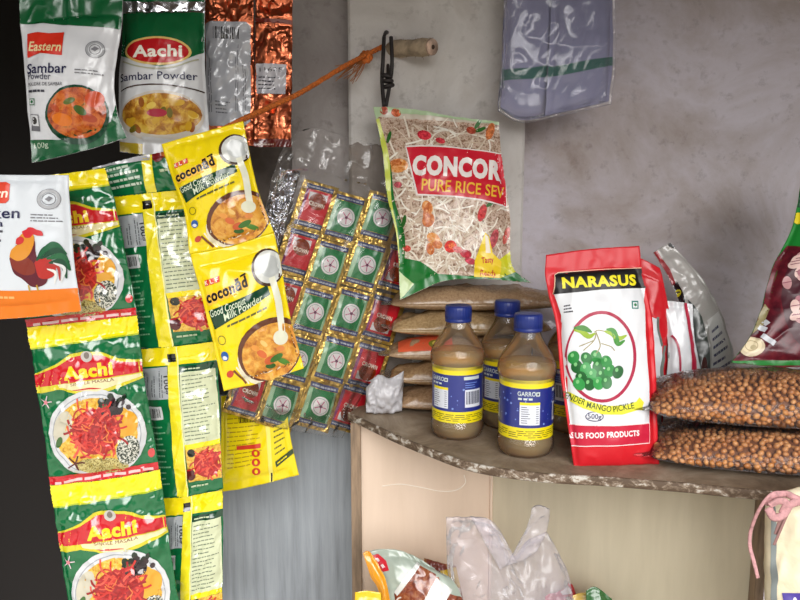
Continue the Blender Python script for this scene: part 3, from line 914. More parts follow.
A.line('seal_band', [(30, 349), (90, 340), (141, 333)], 1.6, ink((170, 190, 30)), 1)
LIME = ink((206, 196, 40))
A.poly('logo', [(25, 374), (37, 373), (60, 362), (72, 353), (86, 350), (104, 351), (120, 357), (141, 359), (160, 357), (160, 376), (144, 377), (120, 386), (100, 392), (80, 391), (60, 388), (44, 392), (25, 394)], LIME, 1)
A.poly('logo', [(25, 376), (38, 374), (60, 365), (74, 356), (88, 353), (104, 354), (120, 360), (141, 361), (160, 359), (160, 368), (142, 371), (120, 374), (90, 378), (60, 383), (42, 386), (25, 388)], RED, 2)
A.poly('logo', [(60, 383), (90, 379), (120, 375), (142, 372), (143, 375), (118, 383), (100, 389), (80, 388.5), (62, 386)], CREAM, 3)
A.text('logo', 'Aachi', (67, 378), (116, 371.5), 12.5, ink((248, 206, 30)), 4, .05)
A.text('logo', 'SINGLE MASALA', (74, 384), (117, 378.5), 3, ink((120, 60, 40)), 4)
A.line('logo', [(76, 388), (92, 386.5), (104, 386)], 1.6, ink((196, 60, 60)), 4, taper=True)
A.ell('logo', 89, 355, 6, 5.5, ink((190, 186, 180)), 4); A.ell('logo', 89, 354, 2.8, 3.4, ink((120, 110, 104)), 5)
for a_ in range(5):
    A.line('print', [(48, 401), (48 + 6.5 * math.cos(a_ * 1.2566 - 1.4), 401 + 6.5 * math.sin(a_ * 1.2566 - 1.4))], 4, ink((216, 200, 206)), 1, taper=True)
A.ell('print', 48, 401, 2, 2, ink((206, 120, 130)), 3)
A.ell('picture', 99, 432, 48.5, 45, ink((206, 208, 210)), 1); A.ring('picture', 99, 432, 43.5, 40, .9, ink((150, 154, 160)), 2)
A.ell('picture', 99, 432, 40.5, 37, m_yrice, 3)
A.ell('picture', 104, 464, 26, 9, m_speck, 4); A.ell('picture', 130, 448, 11, 15, m_bw, 4, .3); A.ell('picture', 66, 425, 9, 17, ink((196, 190, 170)), 4, .3); A.ell('picture', 128, 421, 12, 13, ink((222, 160, 44)), 4)
A.ell('picture', 114, 406, 12, 9, ink((34, 22, 28)), 5); A.dots('picture', 117, 404, 15, 11, 22, 3, [ink((30, 20, 26)), ink((52, 34, 40)), ink((20, 40, 24))], 5, 3)
A.ell('picture', 99, 429, 24, 23, ink((168, 34, 34)), 5)
A.strands('picture', 96, 427, 22, 21, 95, 17, 1.9, [ink((204, 52, 46)), ink((176, 32, 36)), ink((222, 84, 66)), ink((150, 24, 30))], 6, 4)
A.strands('picture', 99, 430, 20, 18, 8, 9, 1.0, [ink((222, 120, 60))], 8, 14)
for a_ in range(5): A.line('picture', [(78, 461), (78 + 9 * math.cos(a_ * 1.2566), 461 + 8 * math.sin(a_ * 1.2566))], 6, ink((84, 26, 30)), 6, taper=True)
A.ell('picture', 62, 440, 3, 6, ink((60, 100, 46)), 6, .4); A.ell('picture', 109, 404, 4, 2, ink((50, 96, 40)), 6.5)
A.ell('print', 152, 452, 3.4, 4.4, ink((206, 70, 70)), 2)
A.poly('seal_band', [(30, 480), (52, 476), (105, 470), (158, 461), (175, 458), (175, 480), (105, 488), (30, 498)], RED, 4)
A.micro('seal_band', [(56, 480), (154, 465), (154, 470), (56, 485)], 1, ink((226, 190, 190)), 5, .55, False)
m_g2 = [ink((14, 104, 58))]
finish(strip('sachet_strip', 'strip of green noodle-masala sachets showing plates of red noodles and yellow lettering', 'sachet strip', [sA, sB, sC], m_g2, [A]), 2.1, .14, 1.0)

# ---------------------------------------------------------------- the same sachets seen from the back
sM = Sheet([(138, 349), (176, 346), (216, 341)], [(160, 498), (192, 495), (223, 489)], 1.085, [(138, 349), (147, 400), (155, 450), (160, 498)], [(216, 341), (219, 390), (221, 440), (223, 489)], T=.009, seal=(.04, .04, .08, .05), seed=9, wr=.0021, ws=34)
sU = Sheet([(112, 197), (150, 193), (192, 189)], [(138, 349), (176, 346), (216, 341)], 1.085, [(112, 197), (122, 250), (131, 300), (138, 349)], [(192, 189), (203, 240), (210, 290), (216, 341)], T=.009, seal=(.04, .04, .08, .05), seed=10, wr=.0021, ws=34)
sL = Sheet([(160, 498), (192, 495), (223, 489)], [(166, 646), (194, 643), (222, 638)], 1.085, [(160, 498), (164, 550), (166, 646)], [(223, 489), (223, 540), (222, 638)], T=.009, seal=(.04, .04, .08, .05), seed=11, wr=.0021, ws=34)
sT = Sheet([(92, 168), (140, 156), (184, 150)], [(112, 197), (150, 193), (192, 189)], 1.085, T=.004, seal=(.04, .04, .1, .05), seed=12, wr=.0014)
A = Art(sM)
A.poly('seal_band', [(120, 345), (240, 330), (240, 358), (214, 360), (178, 364), (140, 367), (120, 368)], YEL, 0)
PG = ink((206, 212, 176))
A.poly('label', [(181, 371), (215, 366), (222, 440), (186, 444)], PG, 1)
A.poly('label', [(180, 366), (230, 359), (230, 366), (181, 371.5)], DGREEN, 2); A.micro('label', [(183, 367.5), (212, 363.5), (212, 366.5), (183, 370)], 1, PG, 3)
A.micro('label', [(183, 374), (213, 370), (219, 436), (187, 441)], 17, ink((112, 124, 104)), 2, .26, seed=8)
A.poly('label', [(186, 443), (230, 436), (230, 441), (187, 448)], YEL, 2)
A.poly('picture', [(187, 448), (221, 443), (223, 477), (190, 481)], m_yrice, 1); A.ell('picture', 208, 462, 13, 14, ink((170, 34, 34)), 2)
A.strands('picture', 207, 462, 11, 12, 36, 11, 1.7, [ink((208, 56, 48)), ink((176, 32, 36)), ink((222, 90, 66))], 3, 6)
A.ell('picture', 192, 473, 5, 6, ink((84, 26, 30)), 3); A.ell('picture', 193, 451, 4, 4, ink((30, 34, 26)), 3)
A.micro('label', [(192, 484), (218, 480), (218, 484), (192, 488)], 1, ink((190, 206, 170)), 2)
A.poly('label', [(139, 369), (168, 366), (171, 397), (144, 400)], ink((170, 174, 178)), 1)
for k in range(3): A.micro('label', [(145 + 8 * k, 396), (143 + 8 * k, 370), (148 + 8 * k, 370), (150 + 8 * k, 396)], 2, ink((90, 92, 96)), 2, .35, seed=k)
A.text('label', '100g', (165, 375), (167, 393), 5, ink((50, 52, 56)), 3, .02)
A.poly('label', [(146, 407), (163, 405), (165, 418), (148, 420)], ink((206, 208, 208)), 1); A.bars('label', [(149, 408.5), (161, 407), (162.5, 416), (150.5, 418)], BLACK, 2)
A.micro('lettering', [(150, 425), (168, 423), (175, 486), (158, 488)], 11, ink((120, 176, 136)), 2, .26, seed=12)
A.poly('back_seam', [(166, 340), (176, 340), (179, 369), (184, 430), (189, 500), (178, 502), (173, 430), (169, 370)], ink((236, 220, 40)), 4)
A.line('back_seam', [(176.5, 342), (179.5, 369), (184.5, 430), (189, 500)], 1.2, ink((246, 240, 160)), 5)
A.poly('back_seam', [(167.5, 354), (176, 353), (177, 361), (168.5, 362)], BLACK, 6)
A2 = Art(sT)
A2.micro('lettering', [(100, 170), (140, 160), (146, 186), (112, 192)], 4, ink((200, 216, 196)), 2, .4, seed=4)
A2.poly('back_seam', [(141, 150), (151, 150), (158, 200), (148, 200)], ink((236, 220, 40)), 3)
A2.poly('seal_band', [(80, 140), (150, 140), (150, 160), (112, 165), (92, 170)], ink((190, 190, 196), .25, 2), 4)
A2.ell('picture', 158, 154, 7, 8, ink((120, 24, 30)), 2)
A2.micro('lettering', [(160, 168), (186, 164), (187, 170), (162, 174)], 1, ink((190, 206, 170)), 2)
finish(strip('sachet_strip', 'strip of green sachets showing their backs, with a yellow seam and ingredient panels', 'sachet strip', [sT, sU, sM, sL], m_g2, [[A2], [A], [A], [A]]), 2.1, .14, 1.0)

# ---------------------------------------------------------------- coconut milk powder strip
s1 = Sheet([(161, 144), (200, 133), (243, 121)], [(190, 254), (230, 246), (274, 232)], (1.03, 1.03, 1.02, 1.03), [(161, 144), (172, 178), (184, 212), (190, 254)], [(243, 121), (249, 150), (258, 190), (274, 232)], T=.017, seal=(.04, .04, .06, .06), seed=13, wr=.0016)
s2 = Sheet([(190, 254), (230, 246), (274, 232)], [(224, 391), (262, 382), (304, 368)], (1.02, 1.03, 1.02, 1.03), [(190, 254), (200, 290), (211, 335), (224, 391)], [(274, 232), (281, 265), (290, 315), (304, 368)], T=.017, seal=(.04, .04, .10, .06), seed=14, wr=.0019)
A = Art(s1)
for k, ch in enumerate('KLF'):
    x = 176 + k * 4.9; y = 169 - k * 1.9
    A.poly('logo', [(x, y), (x + 4.3, y - 1.7), (x + 3.6, y - 6.6), (x - .7, y - 4.9)], ink((214, 52, 40)), 1); A.text('logo', ch, (x + .6, y - 1.1), (x + 3.2, y - 2.1), 3.4, ink((250, 240, 210)), 2, .02)
A.text('logo', 'coconād', (178, 183.5), (219, 165), 11, ink((252, 196, 70)), 2, .14, .1); A.text('logo', 'coconād', (178.6, 182.6), (218.4, 164.6), 9.6, BLACK, 3, .045, .1)
A.line('logo', [(209.5, 157.8), (215, 155)], 1.6, BLACK, 3, False)
A.poly('lettering', [(180, 188.5), (236, 164.5), (239, 172), (187, 203)], DGREEN, 1)
A.text('lettering', 'Good Coconut', (183, 193.5), (217, 179), 6, ink((214, 226, 200)), 3, .01, .2); A.text('lettering', 'Milk Powder', (197, 195), (233, 176.5), 6, ink((214, 226, 200)), 3, .01, .2)
A.micro('lettering', [(199, 198), (236, 181), (236.5, 183), (199.5, 200)], 1, ink((90, 90, 40)), 2, .8, False)
A.ell('picture', 236, 150, 15.5, 15.5, ink((70, 48, 34)), 2); A.ell('picture', 237, 149.5, 14, 13.5, ink((204, 206, 200)), 3); A.ell('picture', 238, 149, 10, 9, ink((184, 188, 186)), 4)
A.line('picture', [(240, 158), (246, 175), (249, 190), (252, 207)], 6, ink((226, 226, 206)), 5); A.ell('picture', 250, 207, 7, 6, ink((220, 220, 196)), 6)
A.ell('picture', 240, 218, 33, 26, ink((96, 52, 32)), 3, -.5); A.ell('picture', 239, 222, 33, 24, ink((226, 218, 190)), 2.5, -.5); A.ell('picture', 241, 219.5, 30, 23, m_soup, 4, -.5)
for x, y, a, b, r_, c in [(232, 221, 5, 3, .4, (206, 100, 46)), (240, 226, 6, 3.5, -.3, (198, 88, 40)), (226, 216, 4, 2.6, .2, (224, 150, 64)), (250, 216, 4, 2.4, 0, (214, 130, 60)), (246, 224, 7, 2.8, -.5, (56, 108, 34)), (253, 227, 7, 2.6, .3, (74, 128, 40)), (240, 231, 5, 2.4, -.1, (46, 92, 30)), (234, 212, 4, 2, .6, (232, 190, 110))]:
    A.ell('picture', x, y, a, b, ink(c), 5, r_)
A.ell('logo', 196, 224, 3.8, 4, ink((40, 90, 160)), 2); A.ell('logo', 196, 225.4, 2.4, 1.6, ink((220, 226, 236)), 3)
A.ring('logo', 194, 211, 3.6, 3.6, .6, ink((120, 110, 30)), 2)
A.ell('picture', 199, 239, 4, 2.8, ink((196, 66, 40)), 2, -.6); A.line('picture', [(203, 236), (208, 241), (214, 247)], 2.2, ink((120, 60, 30)), 2); A.line('picture', [(206, 233), (211, 240), (217, 247)], 1.6, ink((234, 226, 200)), 2)
finish(strip('sachet_strip', 'strip of two yellow coconut milk powder sachets hanging from the orange rope', 'sachet strip', [s1, s2], [ink((240, 214, 16))], [A]), 1.1, .18, .7)

# ---------------------------------------------------------------- yellow sachet back
s = Sheet([(221, 396), (250, 392), (284, 388)], [(219, 493), (258, 485), (299, 475)], 1.235, [(221, 396), (221, 440), (219, 493)], [(284, 388), (288, 420), (292, 445), (299, 475)], T=.012, seal=(.04, .06, .04, .10), seed=15, wr=.0013)
A = Art(s)
A.micro('lettering', [(228, 412), (262, 409), (266, 462), (228, 470)], 13, ink((176, 146, 30)), 1, .22, seed=3)
A.poly('lettering', [(238, 444), (262, 441), (262, 445.5), (238, 448)], ink((206, 60, 40)), 2)
for k in range(3): A.ell('lettering', 257, 451 + 9.5 * k, 4.2, 4, ink((206, 60, 40)), 2); A.ell('lettering', 257, 451 + 9.5 * k, 1.6, 2.2, YEL, 3)
A.micro('lettering', [(274, 422), (284, 420), (288, 448), (276, 456)], 6, ink((96, 96, 30)), 1, .3, seed=6)
A.poly('lettering', [(276, 460), (293, 448), (294, 453), (277, 466)], ink((50, 70, 40)), 2); A.micro('lettering', [(278, 460.5), (292, 450), (292.5, 453), (278.5, 463.5)], 1, YEL, 3)
A.line('back_seam', [(267, 404), (270, 440), (272, 488)], 4, ink((246, 232, 110)), 2); A.line('back_seam', [(272, 472), (272, 483)], 1.6, BLACK, 3)
A.bars('lettering', [(240, 413), (256, 412), (256, 420), (240, 421)], BLACK, 2)
finish(packet('hanging_sachet', 'yellow sachet showing its printed back, below the bag of small sachets', 'spice packet', s, [ink((240, 216, 20))], None, [A], None, part='sachet_body'), 0.9, .22, .7)
# ================================================================== clear bag of coffee sachet strips
m_bag = clear_film('clear_bag_film', (196, 190, 184), .045, .13, 1.5, 22, .8)
sb = Sheet([(286, 138), (312, 128), (345, 136), (386, 148)], [(224, 408), (280, 428), (342, 438)], (1.225, 1.30, 1.15, 1.30),
           [(286, 138), (270, 185), (256, 255), (240, 340), (224, 408)], [(386, 148), (394, 200), (396, 262), (382, 340), (364, 392), (342, 438)], T=.016, back=.032, seal=(.05, .05, .14, .05), seed=20, wr=.003, ws=20, puck=.0009, pw=.4)
q = sb.S(np.array([.5]), np.array([1.0]))[0]
t = thing('plastic_bag', 'clear plastic bag hanging beside the white pillar, full of green and red sachets', 'plastic bag', q)
v, f, mi = sb.body(44, 60)
meshobj('film', v, f, m_bag, None, t)
def bag_Y(px, py):
    uv = sb.inv(np.array([[px, py]], float))[0]
    a, b, c, d = sb.Y; u, v = uv
    return float((1 - u) * (1 - v) * a + u * (1 - v) * b + (1 - u) * v * c + u * v * d) + .012
row = np.array([-15.4, 47.0])
cols = [('red', [(314, 207), (298, 252), (283, 299), (266, 346), (247, 393)]), ('green', [(344, 218), (328, 265), (313, 312), (297, 359), (280, 404)]),
        ('green', [(380, 218), (365, 265), (349, 313), (334, 360), (318, 405)]), ('red', [(398, 268), (382, 318), (367, 366), (349, 407)])]
hx = np.array([17.6, 4.9]); hy = np.array([-7.7, 23.5])
CG = ink((6, 118, 62), .3); CR = ink((206, 24, 42), .3); PN = ink((66, 72, 108), .25, 1.6); LG = ink((150, 190, 150), .28); CUP = mottle('coffee_cup', [(.3, (110, 34, 14)), (.7, (160, 66, 24))], 120)
WH = ink((228, 222, 222)); PUR = ink((126, 30, 96)); FLOW = ink((196, 110, 140))
m_goldc = ink((226, 186, 92), .28, 2.6, .7, 40)
def sachet_sheet(c, dy, sd):
    c = np.array(c, float); tl = c - hx + hy * -1 * 1; 
    tl = c - hx - hy; tr = c + hx - hy; bl = c - hx + hy; br = c + hx + hy
    ys = [bag_Y(*p) + dy for p in (tl, tr, bl, br)]
    return Sheet([tuple(tl), tuple(tr)], [tuple(bl), tuple(br)], ys, T=.0065, back=.004, seal=(.10, .10, .08, .08), seed=sd, wr=.0011, ws=40, pw=.6)
def art_green(sh, c):
    A = Art(sh); o = lambda x, y: tuple(np.array(c) + hx * x + hy * y)
    A.poly('panel', [o(-.62, -.66), o(.62, -.66), o(.62, .62), o(-.62, .62)], CG, 1)
    A.poly('panel', [o(-.78, -.66), o(-.58, -.66), o(-.58, .62), o(-.78, .62)], LG, 2); A.poly('panel', [o(.6, -.66), o(.74, -.66), o(.74, .62), o(.6, .62)], LG, 2)
    for y0 in (-.88, .64):
        A.poly('panel', [o(-.78, y0), o(.78, y0), o(.78, y0 + .2), o(-.78, y0 + .2)], PN, 2)
        A.micro('panel', [o(-.66, y0 + .05), o(.66, y0 + .05), o(.66, y0 + .16), o(-.66, y0 + .16)], 1, ink((170, 176, 190)), 3, .6, False)
    x, y = o(.02, -.02)
    A.ell('emblem', x, y, 8.8, 9.6, WH, 2, .2)
    for k in range(5):
        a_ = k * 1.2566 + .4
        A.line('emblem', [(x + 1.5 * math.cos(a_), y + 1.5 * math.sin(a_)), (x + 6 * math.cos(a_), y + 6.6 * math.sin(a_))], 4, FLOW, 3, taper=True)
    A.ring('emblem', x, y, 7, 7.8, .5, ink((120, 150, 140)), 3); A.ell('emblem', x, y, 1.5, 1.5, ink((110, 60, 90)), 5)
    return A
def art_red(sh, c, flip):
    A = Art(sh); o = lambda x, y: tuple(np.array(c) + hx * x + hy * y); g = -1 if flip else 1
    A.poly('panel', [o(-.72, -.66), o(.72, -.66), o(.72, .64), o(-.72, .64)], CR, 1)
    A.poly('panel', [o(-.72, -.66), o(-.56, -.66), o(-.62, .64), o(-.72, .64)], PUR, 2)
    for y0 in (-.88, .66):
        A.poly('panel', [o(-.78, y0), o(.78, y0), o(.78, y0 + .2), o(-.78, y0 + .2)], PN, 2)
        A.micro('panel', [o(-.66, y0 + .05), o(.66, y0 + .05), o(.66, y0 + .16), o(-.66, y0 + .16)], 1, ink((170, 176, 190)), 3, .6, False)
    # white cup edge, brown coffee, lettering
    A.poly('emblem', [o(-.5, .56 * g), o(.5, .56 * g), o(.5, .24 * g), o(.2, .38 * g), o(-.2, .38 * g), o(-.5, .22 * g)], WH, 2)
    A.ell('emblem', *o(.02, .22 * g), 8.5, 8.5, CUP, 3, .3)
    A.text('emblem', 'CROWN', o(-.42, -.04), o(.46, -.0), 4, ink((240, 222, 206)), 5, .04)
    return A
gA = None; gi = 0
names = {0: 'strip of red coffee sachets beside the crumpled silvery foil in the clear bag', 1: 'strip of green flower-emblem sachets next to the coconut milk sachets, in the clear bag',
         2: 'strip of green flower-emblem sachets between a green and a red strip, clear bag', 3: 'strip of red coffee sachets in the clear bag next to the brown spice pouches'}
for ci, (kind, cs) in enumerate(cols):
    shs = [sachet_sheet(c, [.004, .000, .004, .008][ci], 30 + ci * 7 + k) for k, c in enumerate(cs)]
    arts = [[art_green(sh, c) if kind == 'green' else art_red(sh, c, ci == 0)] for sh, c in zip(shs, cs)]
    strip('sachet_strip', names[ci], 'sachet strip', shs, [m_goldc], arts, 'sachet strips in the clear bag')
# crumpled silver back of the folded strip
sf = Sheet([(281, 168), (301, 172)], [(243, 330), (266, 322)], (1.25, 1.25, 1.20, 1.20), [(281, 168), (264, 215), (256, 260), (243, 330)], [(301, 172), (288, 215), (276, 262), (266, 322)], T=.006, back=.004, seal=(.1, .1, .05, .05), seed=60, wr=.005, ws=60)
v, f, mi = sf.body(20, 50)
o = meshobj('foil_wrapper', v, f, foil((190, 192, 200), .2, 2.5, 60), None, None)
prop(o, 'crumpled silvery foil wrapper edge inside the clear bag, beside the yellow coconut sachets', 'wrapper')
# ================================================================== noodle packet hanging over the spice pouches
s = Sheet([(373, 107), (410, 109), (450, 116), (499, 122)], [(400, 300), (420, 291), (445, 281), (480, 279), (531, 283)], (1.29, 1.29, 1.225, 1.225),
          [(373, 107), (382, 150), (387, 195), (397, 240), (400, 300)], [(499, 122), (502, 160), (510, 215), (512, 265), (531, 283)], T=.022, back=.012, seal=(.05, .04, .07, .06), seed=70, wr=.0013, pw=.7)
A = Art(s)
m_nood = mottle('noodle_photo', [(.32, (112, 80, 62)), (.45, (168, 138, 116)), (.56, (206, 186, 168)), (.7, (176, 130, 112))], 230, detail=3)
NW = [ink((232, 222, 206)), ink((214, 198, 178)), ink((240, 234, 222)), ink((204, 182, 160))]
A.poly('picture', [(360, 116), (520, 126), (520, 290), (360, 290)], m_nood, 0)
A.strands('picture', 445, 205, 66, 84, 260, 24, 1.45, NW, 1, 9)
A.strands('picture', 440, 250, 50, 30, 90, 20, 1.4, NW, 1, 19)
SHR = [mottle('shrimp_%d' % k, [(.3, a), (.5, b), (.7, c)], 160) for k, (a, b, c) in enumerate([((176, 84, 30), (214, 128, 52), (236, 190, 140)), ((190, 96, 40), (226, 150, 76), (240, 206, 160)), ((160, 70, 30), (196, 104, 40), (226, 150, 90))])]
for x, y, a, b, r_ in [(427, 210, 7, 5, 1.2), (428, 222, 6, 7, .3), (427, 214, 4, 9, .2), (433, 240, 7, 5, .6), (430, 250, 6, 4, 1.4), (437, 246, 5, 4, .3), (398, 167, 10, 7, .1), (396, 164, 6, 3, .2)]:
    A.ell('picture', x, y, a, b, SHR[int(x + y) % 3], 3, r_)
for x, y, a, b, c in [(450, 248, 6, 6, (206, 44, 36)), (451, 247, 3, 3, (226, 110, 50)), (465, 255, 6, 4, (190, 40, 60)), (457, 251, 5, 3, (220, 120, 120)), (481, 215, 4, 9, (188, 44, 46)), (493, 240, 4, 10, (176, 70, 76)), (424, 137, 7, 5, (202, 48, 62)), (440, 143, 5, 3, (206, 60, 70)), (384, 111, 4, 4, (176, 70, 40)), (396, 113, 5, 4, (190, 90, 50)), (471, 131, 5, 4, (170, 70, 50)), (490, 132, 4, 9, (196, 110, 60)), (381, 142, 3, 4, (150, 40, 40)), (407, 249, 4, 3, (200, 70, 60)), (398, 186, 4, 3, (190, 80, 90)), (506, 236, 3, 9, (196, 90, 80)), (470, 262, 6, 3, (190, 60, 80))]:
    A.ell('picture', x, y, a, b, mottle('veg_%d_%d_%d' % c, [(.3, tuple(v * .7 for v in c)), (.5, c), (.72, tuple(min(255, v * 1.15 + 30) for v in c))], 190), 3, .3)
for x, y, r_ in [(389, 138, .3), (478, 124, .6), (480, 130, 1.2), (490, 205, .9), (404, 222, .2), (467, 176, .4)]: A.ell('picture', x, y, 2, 6, ink((52, 104, 44)), 3, r_)
A.poly('print', [(365, 100), (385, 104), (440, 111), (505, 117), (505, 126), (440, 117), (385, 112), (374, 122), (370, 122)], ink((176, 200, 160)), 3)
A.line('print', [(377, 128), (387, 165), (391, 200), (401, 235), (401, 262)], 7, ink((30, 110, 44)), 3)
A.line('print', [(376, 120), (386, 160), (388, 200), (395, 240), (397, 296)], 7, ink((196, 206, 80)), 4)
A.poly('print', [(390, 252), (402, 258), (420, 262), (438, 274), (470, 276), (520, 270), (545, 284), (470, 282), (445, 285), (425, 292), (398, 306)], ink((22, 112, 44)), 4)
A.poly('print', [(396, 268), (404, 276), (414, 284), (404, 296), (397, 302)], ink((186, 206, 150)), 5)
A.poly('label', [(499, 260), (512, 250), (516, 272), (500, 278)], ink((206, 206, 40)), 5)
A.poly('label', [(484, 234), (488, 238), (492, 254), (501, 262), (500, 278), (474, 277), (474, 262), (480, 254)], ink((240, 208, 40)), 6)
A.text('label', 'Tasty', (481, 264), (493, 263), 5.5, RED, 7, .02); A.text('label', 'Ready', (480, 275.5), (496, 276), 5.5, RED, 7, .02); A.poly('label', [(484, 236), (487, 238), (490, 254), (485, 254)], ink((246, 236, 214)), 7)
A.poly('logo', [(405, 148), (420, 147.5), (450, 149), (505, 154), (507, 208), (480, 203), (450, 200), (416, 198)], ink((236, 226, 222)), 6)
A.poly('logo', [(406.5, 149.5), (420, 149), (450, 150.5), (505, 155), (506, 206.5), (480, 201.5), (450, 198.5), (417.5, 196.5)], ink((204, 34, 52)), 7)
A.text('logo', 'CONCOR', (412, 176.5), (500.5, 180.5), 19, ink((238, 230, 226)), 8, .06)
A.text('logo', 'PURE RICE SEV', (421, 193), (503.5, 199), 11.5, ink((238, 188, 60)), 8, .015)
finish(packet('noodle_packet', 'large plump packet of rice noodles with a red banner, under the rubber strap', 'noodle packet', s, [ink((206, 196, 180))], None, [A], None, part='pouch'), 0.7, .25, .5)

# ================================================================== bottles
m_pet = clear_film('clear_bottle_plastic', (240, 238, 230), .05, .06, .35, 18)
m, nt, bs = new_mat('cloudy_brown_liquid')
bs.inputs['Base Color'].default_value = lin((252, 220, 150)); bs.inputs['Roughness'].default_value = .08
tr = nt.nodes.new('ShaderNodeBsdfTransparent'); tr.inputs[0].default_value = lin((246, 226, 186))
tl_ = nt.nodes.new('ShaderNodeBsdfTranslucent'); tl_.inputs[0].default_value = lin((244, 206, 136))
m1 = nt.nodes.new('ShaderNodeMixShader'); m1.inputs[0].default_value = .45; m2 = nt.nodes.new('ShaderNodeMixShader'); m2.inputs[0].default_value = .68
nt.links.new(bs.outputs[0], m1.inputs[1]); nt.links.new(tl_.outputs[0], m1.inputs[2]); nt.links.new(m1.outputs[0], m2.inputs[1]); nt.links.new(tr.outputs[0], m2.inputs[2])
nt.links.new(m2.outputs[0], nt.nodes['Material Output'].inputs[0])
m_liq = m
m_cap = plain('blue_cap', (30, 48, 122), .35)
LB = ink((30, 44, 128), .3, .2); LY = ink((240, 220, 20), .3, .2); LW = ink((222, 226, 236), .3, .2); LK = ink((70, 66, 20), .4, 0); LD = ink((24, 26, 70), .3, 0); LS = ink((120, 146, 214), .3, 0); LG2 = ink((206, 216, 214), .3, 0)

def smooth_prof(pr, n=56):
    return [tuple(q) for q in catmull(np.array(pr, float), n)]
PR = [(.0005, .0035), (.020, .0020), (.031, .0), (.0385, .004), (.0418, .012), (.0425, .019), (.0405, .027), (.0388, .033), (.0382, .055), (.0382, .085), (.0392, .108), (.0418, .118), (.0435, .126), (.0428, .135), (.0385, .146), (.031, .158), (.0245, .167), (.0205, .175), (.0185, .182), (.0180, .186)]
def make_bottle(c, rot, label):
    t = thing('bottle', label, 'bottle', c, 'blue-capped bottles')
    c0 = np.array([float(x) for x in c])
    v, f = lathe(smooth_prof(PR, 90), c0, 56); meshobj('bottle_body', v, f, m_pet, None, t)
    lp = [(max(.0003, r - .0016), z + .0012) for r, z in PR if z < .137]
    lp = smooth_prof(lp, 60) + [(.038, .1385), (.012, .1388), (.0003, .1388)]
    v, f = lathe(lp, c0, 48); prop(meshobj('liquid', v, f, m_liq, None, t), 'cloudy brown liquid')
    # ribbed cap with a tamper ring
    V = []; Fc = []; sd = 120
    cpz = [(.0196, .1835), (.0208, .1840), (.0208, .1885), (.0198, .1890), (.0206, .1895), (.0204, .2060), (.0194, .2088), (.0150, .2094), (.0003, .2096)]
    for r, z in cpz:
        for k in range(sd):
            th = 2 * math.pi * k / sd; q = r + (.0004 if (k // 2) % 2 and .1893 < z < .207 else 0)
            V.append((c0[0] + q * math.cos(th), c0[1] + q * math.sin(th), c0[2] + z))
    for i in range(len(cpz) - 1):
        for k in range(sd): Fc.append([i * sd + k, i * sd + (k + 1) % sd, (i + 1) * sd + (k + 1) % sd, (i + 1) * sd + k])
    meshobj('cap', V, Fc, m_cap, None, t)
    # wrap-round label: cylinder coordinates s (mm round, 0 faces the camera before turning) and z
    R = .0402
    def cyl(pts, off):
        pts = np.asarray(pts, float); th = pts[:, 0] / R + rot - math.pi / 2; r = R + off
        return np.stack([c0[0] + r * np.cos(th), c0[1] + r * np.sin(th), c0[2] + pts[:, 1]], -1)
    def patch(mb, x0, z0, x1, z1, off, mi):
        n = max(2, int(abs(x1 - x0) / .003)); xs = np.linspace(x0, x1, n + 1)
        v = cyl([(x, z) for x in xs for z in (z0, z1)], off)
        mb.add(v, [[2 * i, 2 * i + 2, 2 * i + 3, 2 * i + 1] for i in range(n)], mi)
    full = math.pi * R
    mb = MB()
    patch(mb, -full, .030, full, .048, 0, 1); patch(mb, -full, .048, full, .106, 0, 0); patch(mb, -full, .106, full, .118, 0, 1)
    lab = mb.build('label', [LB, LY], t)
    mb = MB(); r_ = random.Random(3)
    def txt(s_, x0, z0, w, h, mi, off=.0004, bold=.02):
        v, f = glyphs(s_, bold, 0); lo, hi = v.min(0), v.max(0)
        q = np.stack([x0 + (v[:, 0] - lo[0]) / (hi[0] - lo[0]) * w, z0 + v[:, 1] / hi[1] * h], -1)
        mb.add(cyl(q, off), f, mi)
    def panel(x, kind):
        if kind == 'table':
            patch(mb, x - .0005, .0525, x + .029, .086, .0003, 0); patch(mb, x - .0005, .082, x + .029, .086, .0005, 2)
            for k in range(8): patch(mb, x + .002, .0555 + k * .0033, x + .009 + r_.random() * .006, .0563 + k * .0033, .0006, 4); patch(mb, x + .023, .0555 + k * .0033, x + .027, .0563 + k * .0033, .0006, 4)
            txt('GARRO', x - .004, .0955, .026, .0065, 5); [patch(mb, x - .003 + .0075 * q, .0895, x + .0025 + .0075 * q, .0925, .0003, 5) for q in range(3)]
            patch(mb, x + .0225, .0950, x + .0285, .1010, .0003, 5); patch(mb, x + .0240, .0965, x + .0270, .0995, .0005, 4)
        else:
            patch(mb, x, .055, x + .029, .083, .0003, 0)
            q = x + .002
            while q < x + .027:
                w_ = r_.choice([.0006, .001, .0016]); patch(mb, q, .060, q + w_, .080, .0005, 4); q += w_ + r_.choice([.0008, .0012])
            patch(mb, x - .002, .0985, x + .026, .1035, .0003, 5)
            for k in range(3): patch(mb, x, .086 + .0035 * k, x + .016 + .006 * r_.random(), .0872 + .0035 * k, .0004, 6)
    for x in (-.0155 - full, -.0155): panel(x, 'table')
    for x in (.040 - full, .040): panel(x, 'bar')
    for k in range(70):
        x = r_.uniform(-full, full); z = r_.uniform(.051, .103); q = r_.choice([.0007, .0011, .0018]); patch(mb, x, z, x + q * 1.6, z + q * 1.6, .0002, 6)
    for k in range(4):
        x = -full
        while x < full - .02:
            w_ = r_.uniform(.004, .016); patch(mb, x, .0335 + .003 * k, x + w_, .0345 + .003 * k, .0003, 3); x += w_ + .0025 + (.012 if r_.random() < .15 else 0)
    mb.build('lettering', [LW, LB, LY, LK, LD, LG2, LS], lab)
    return t
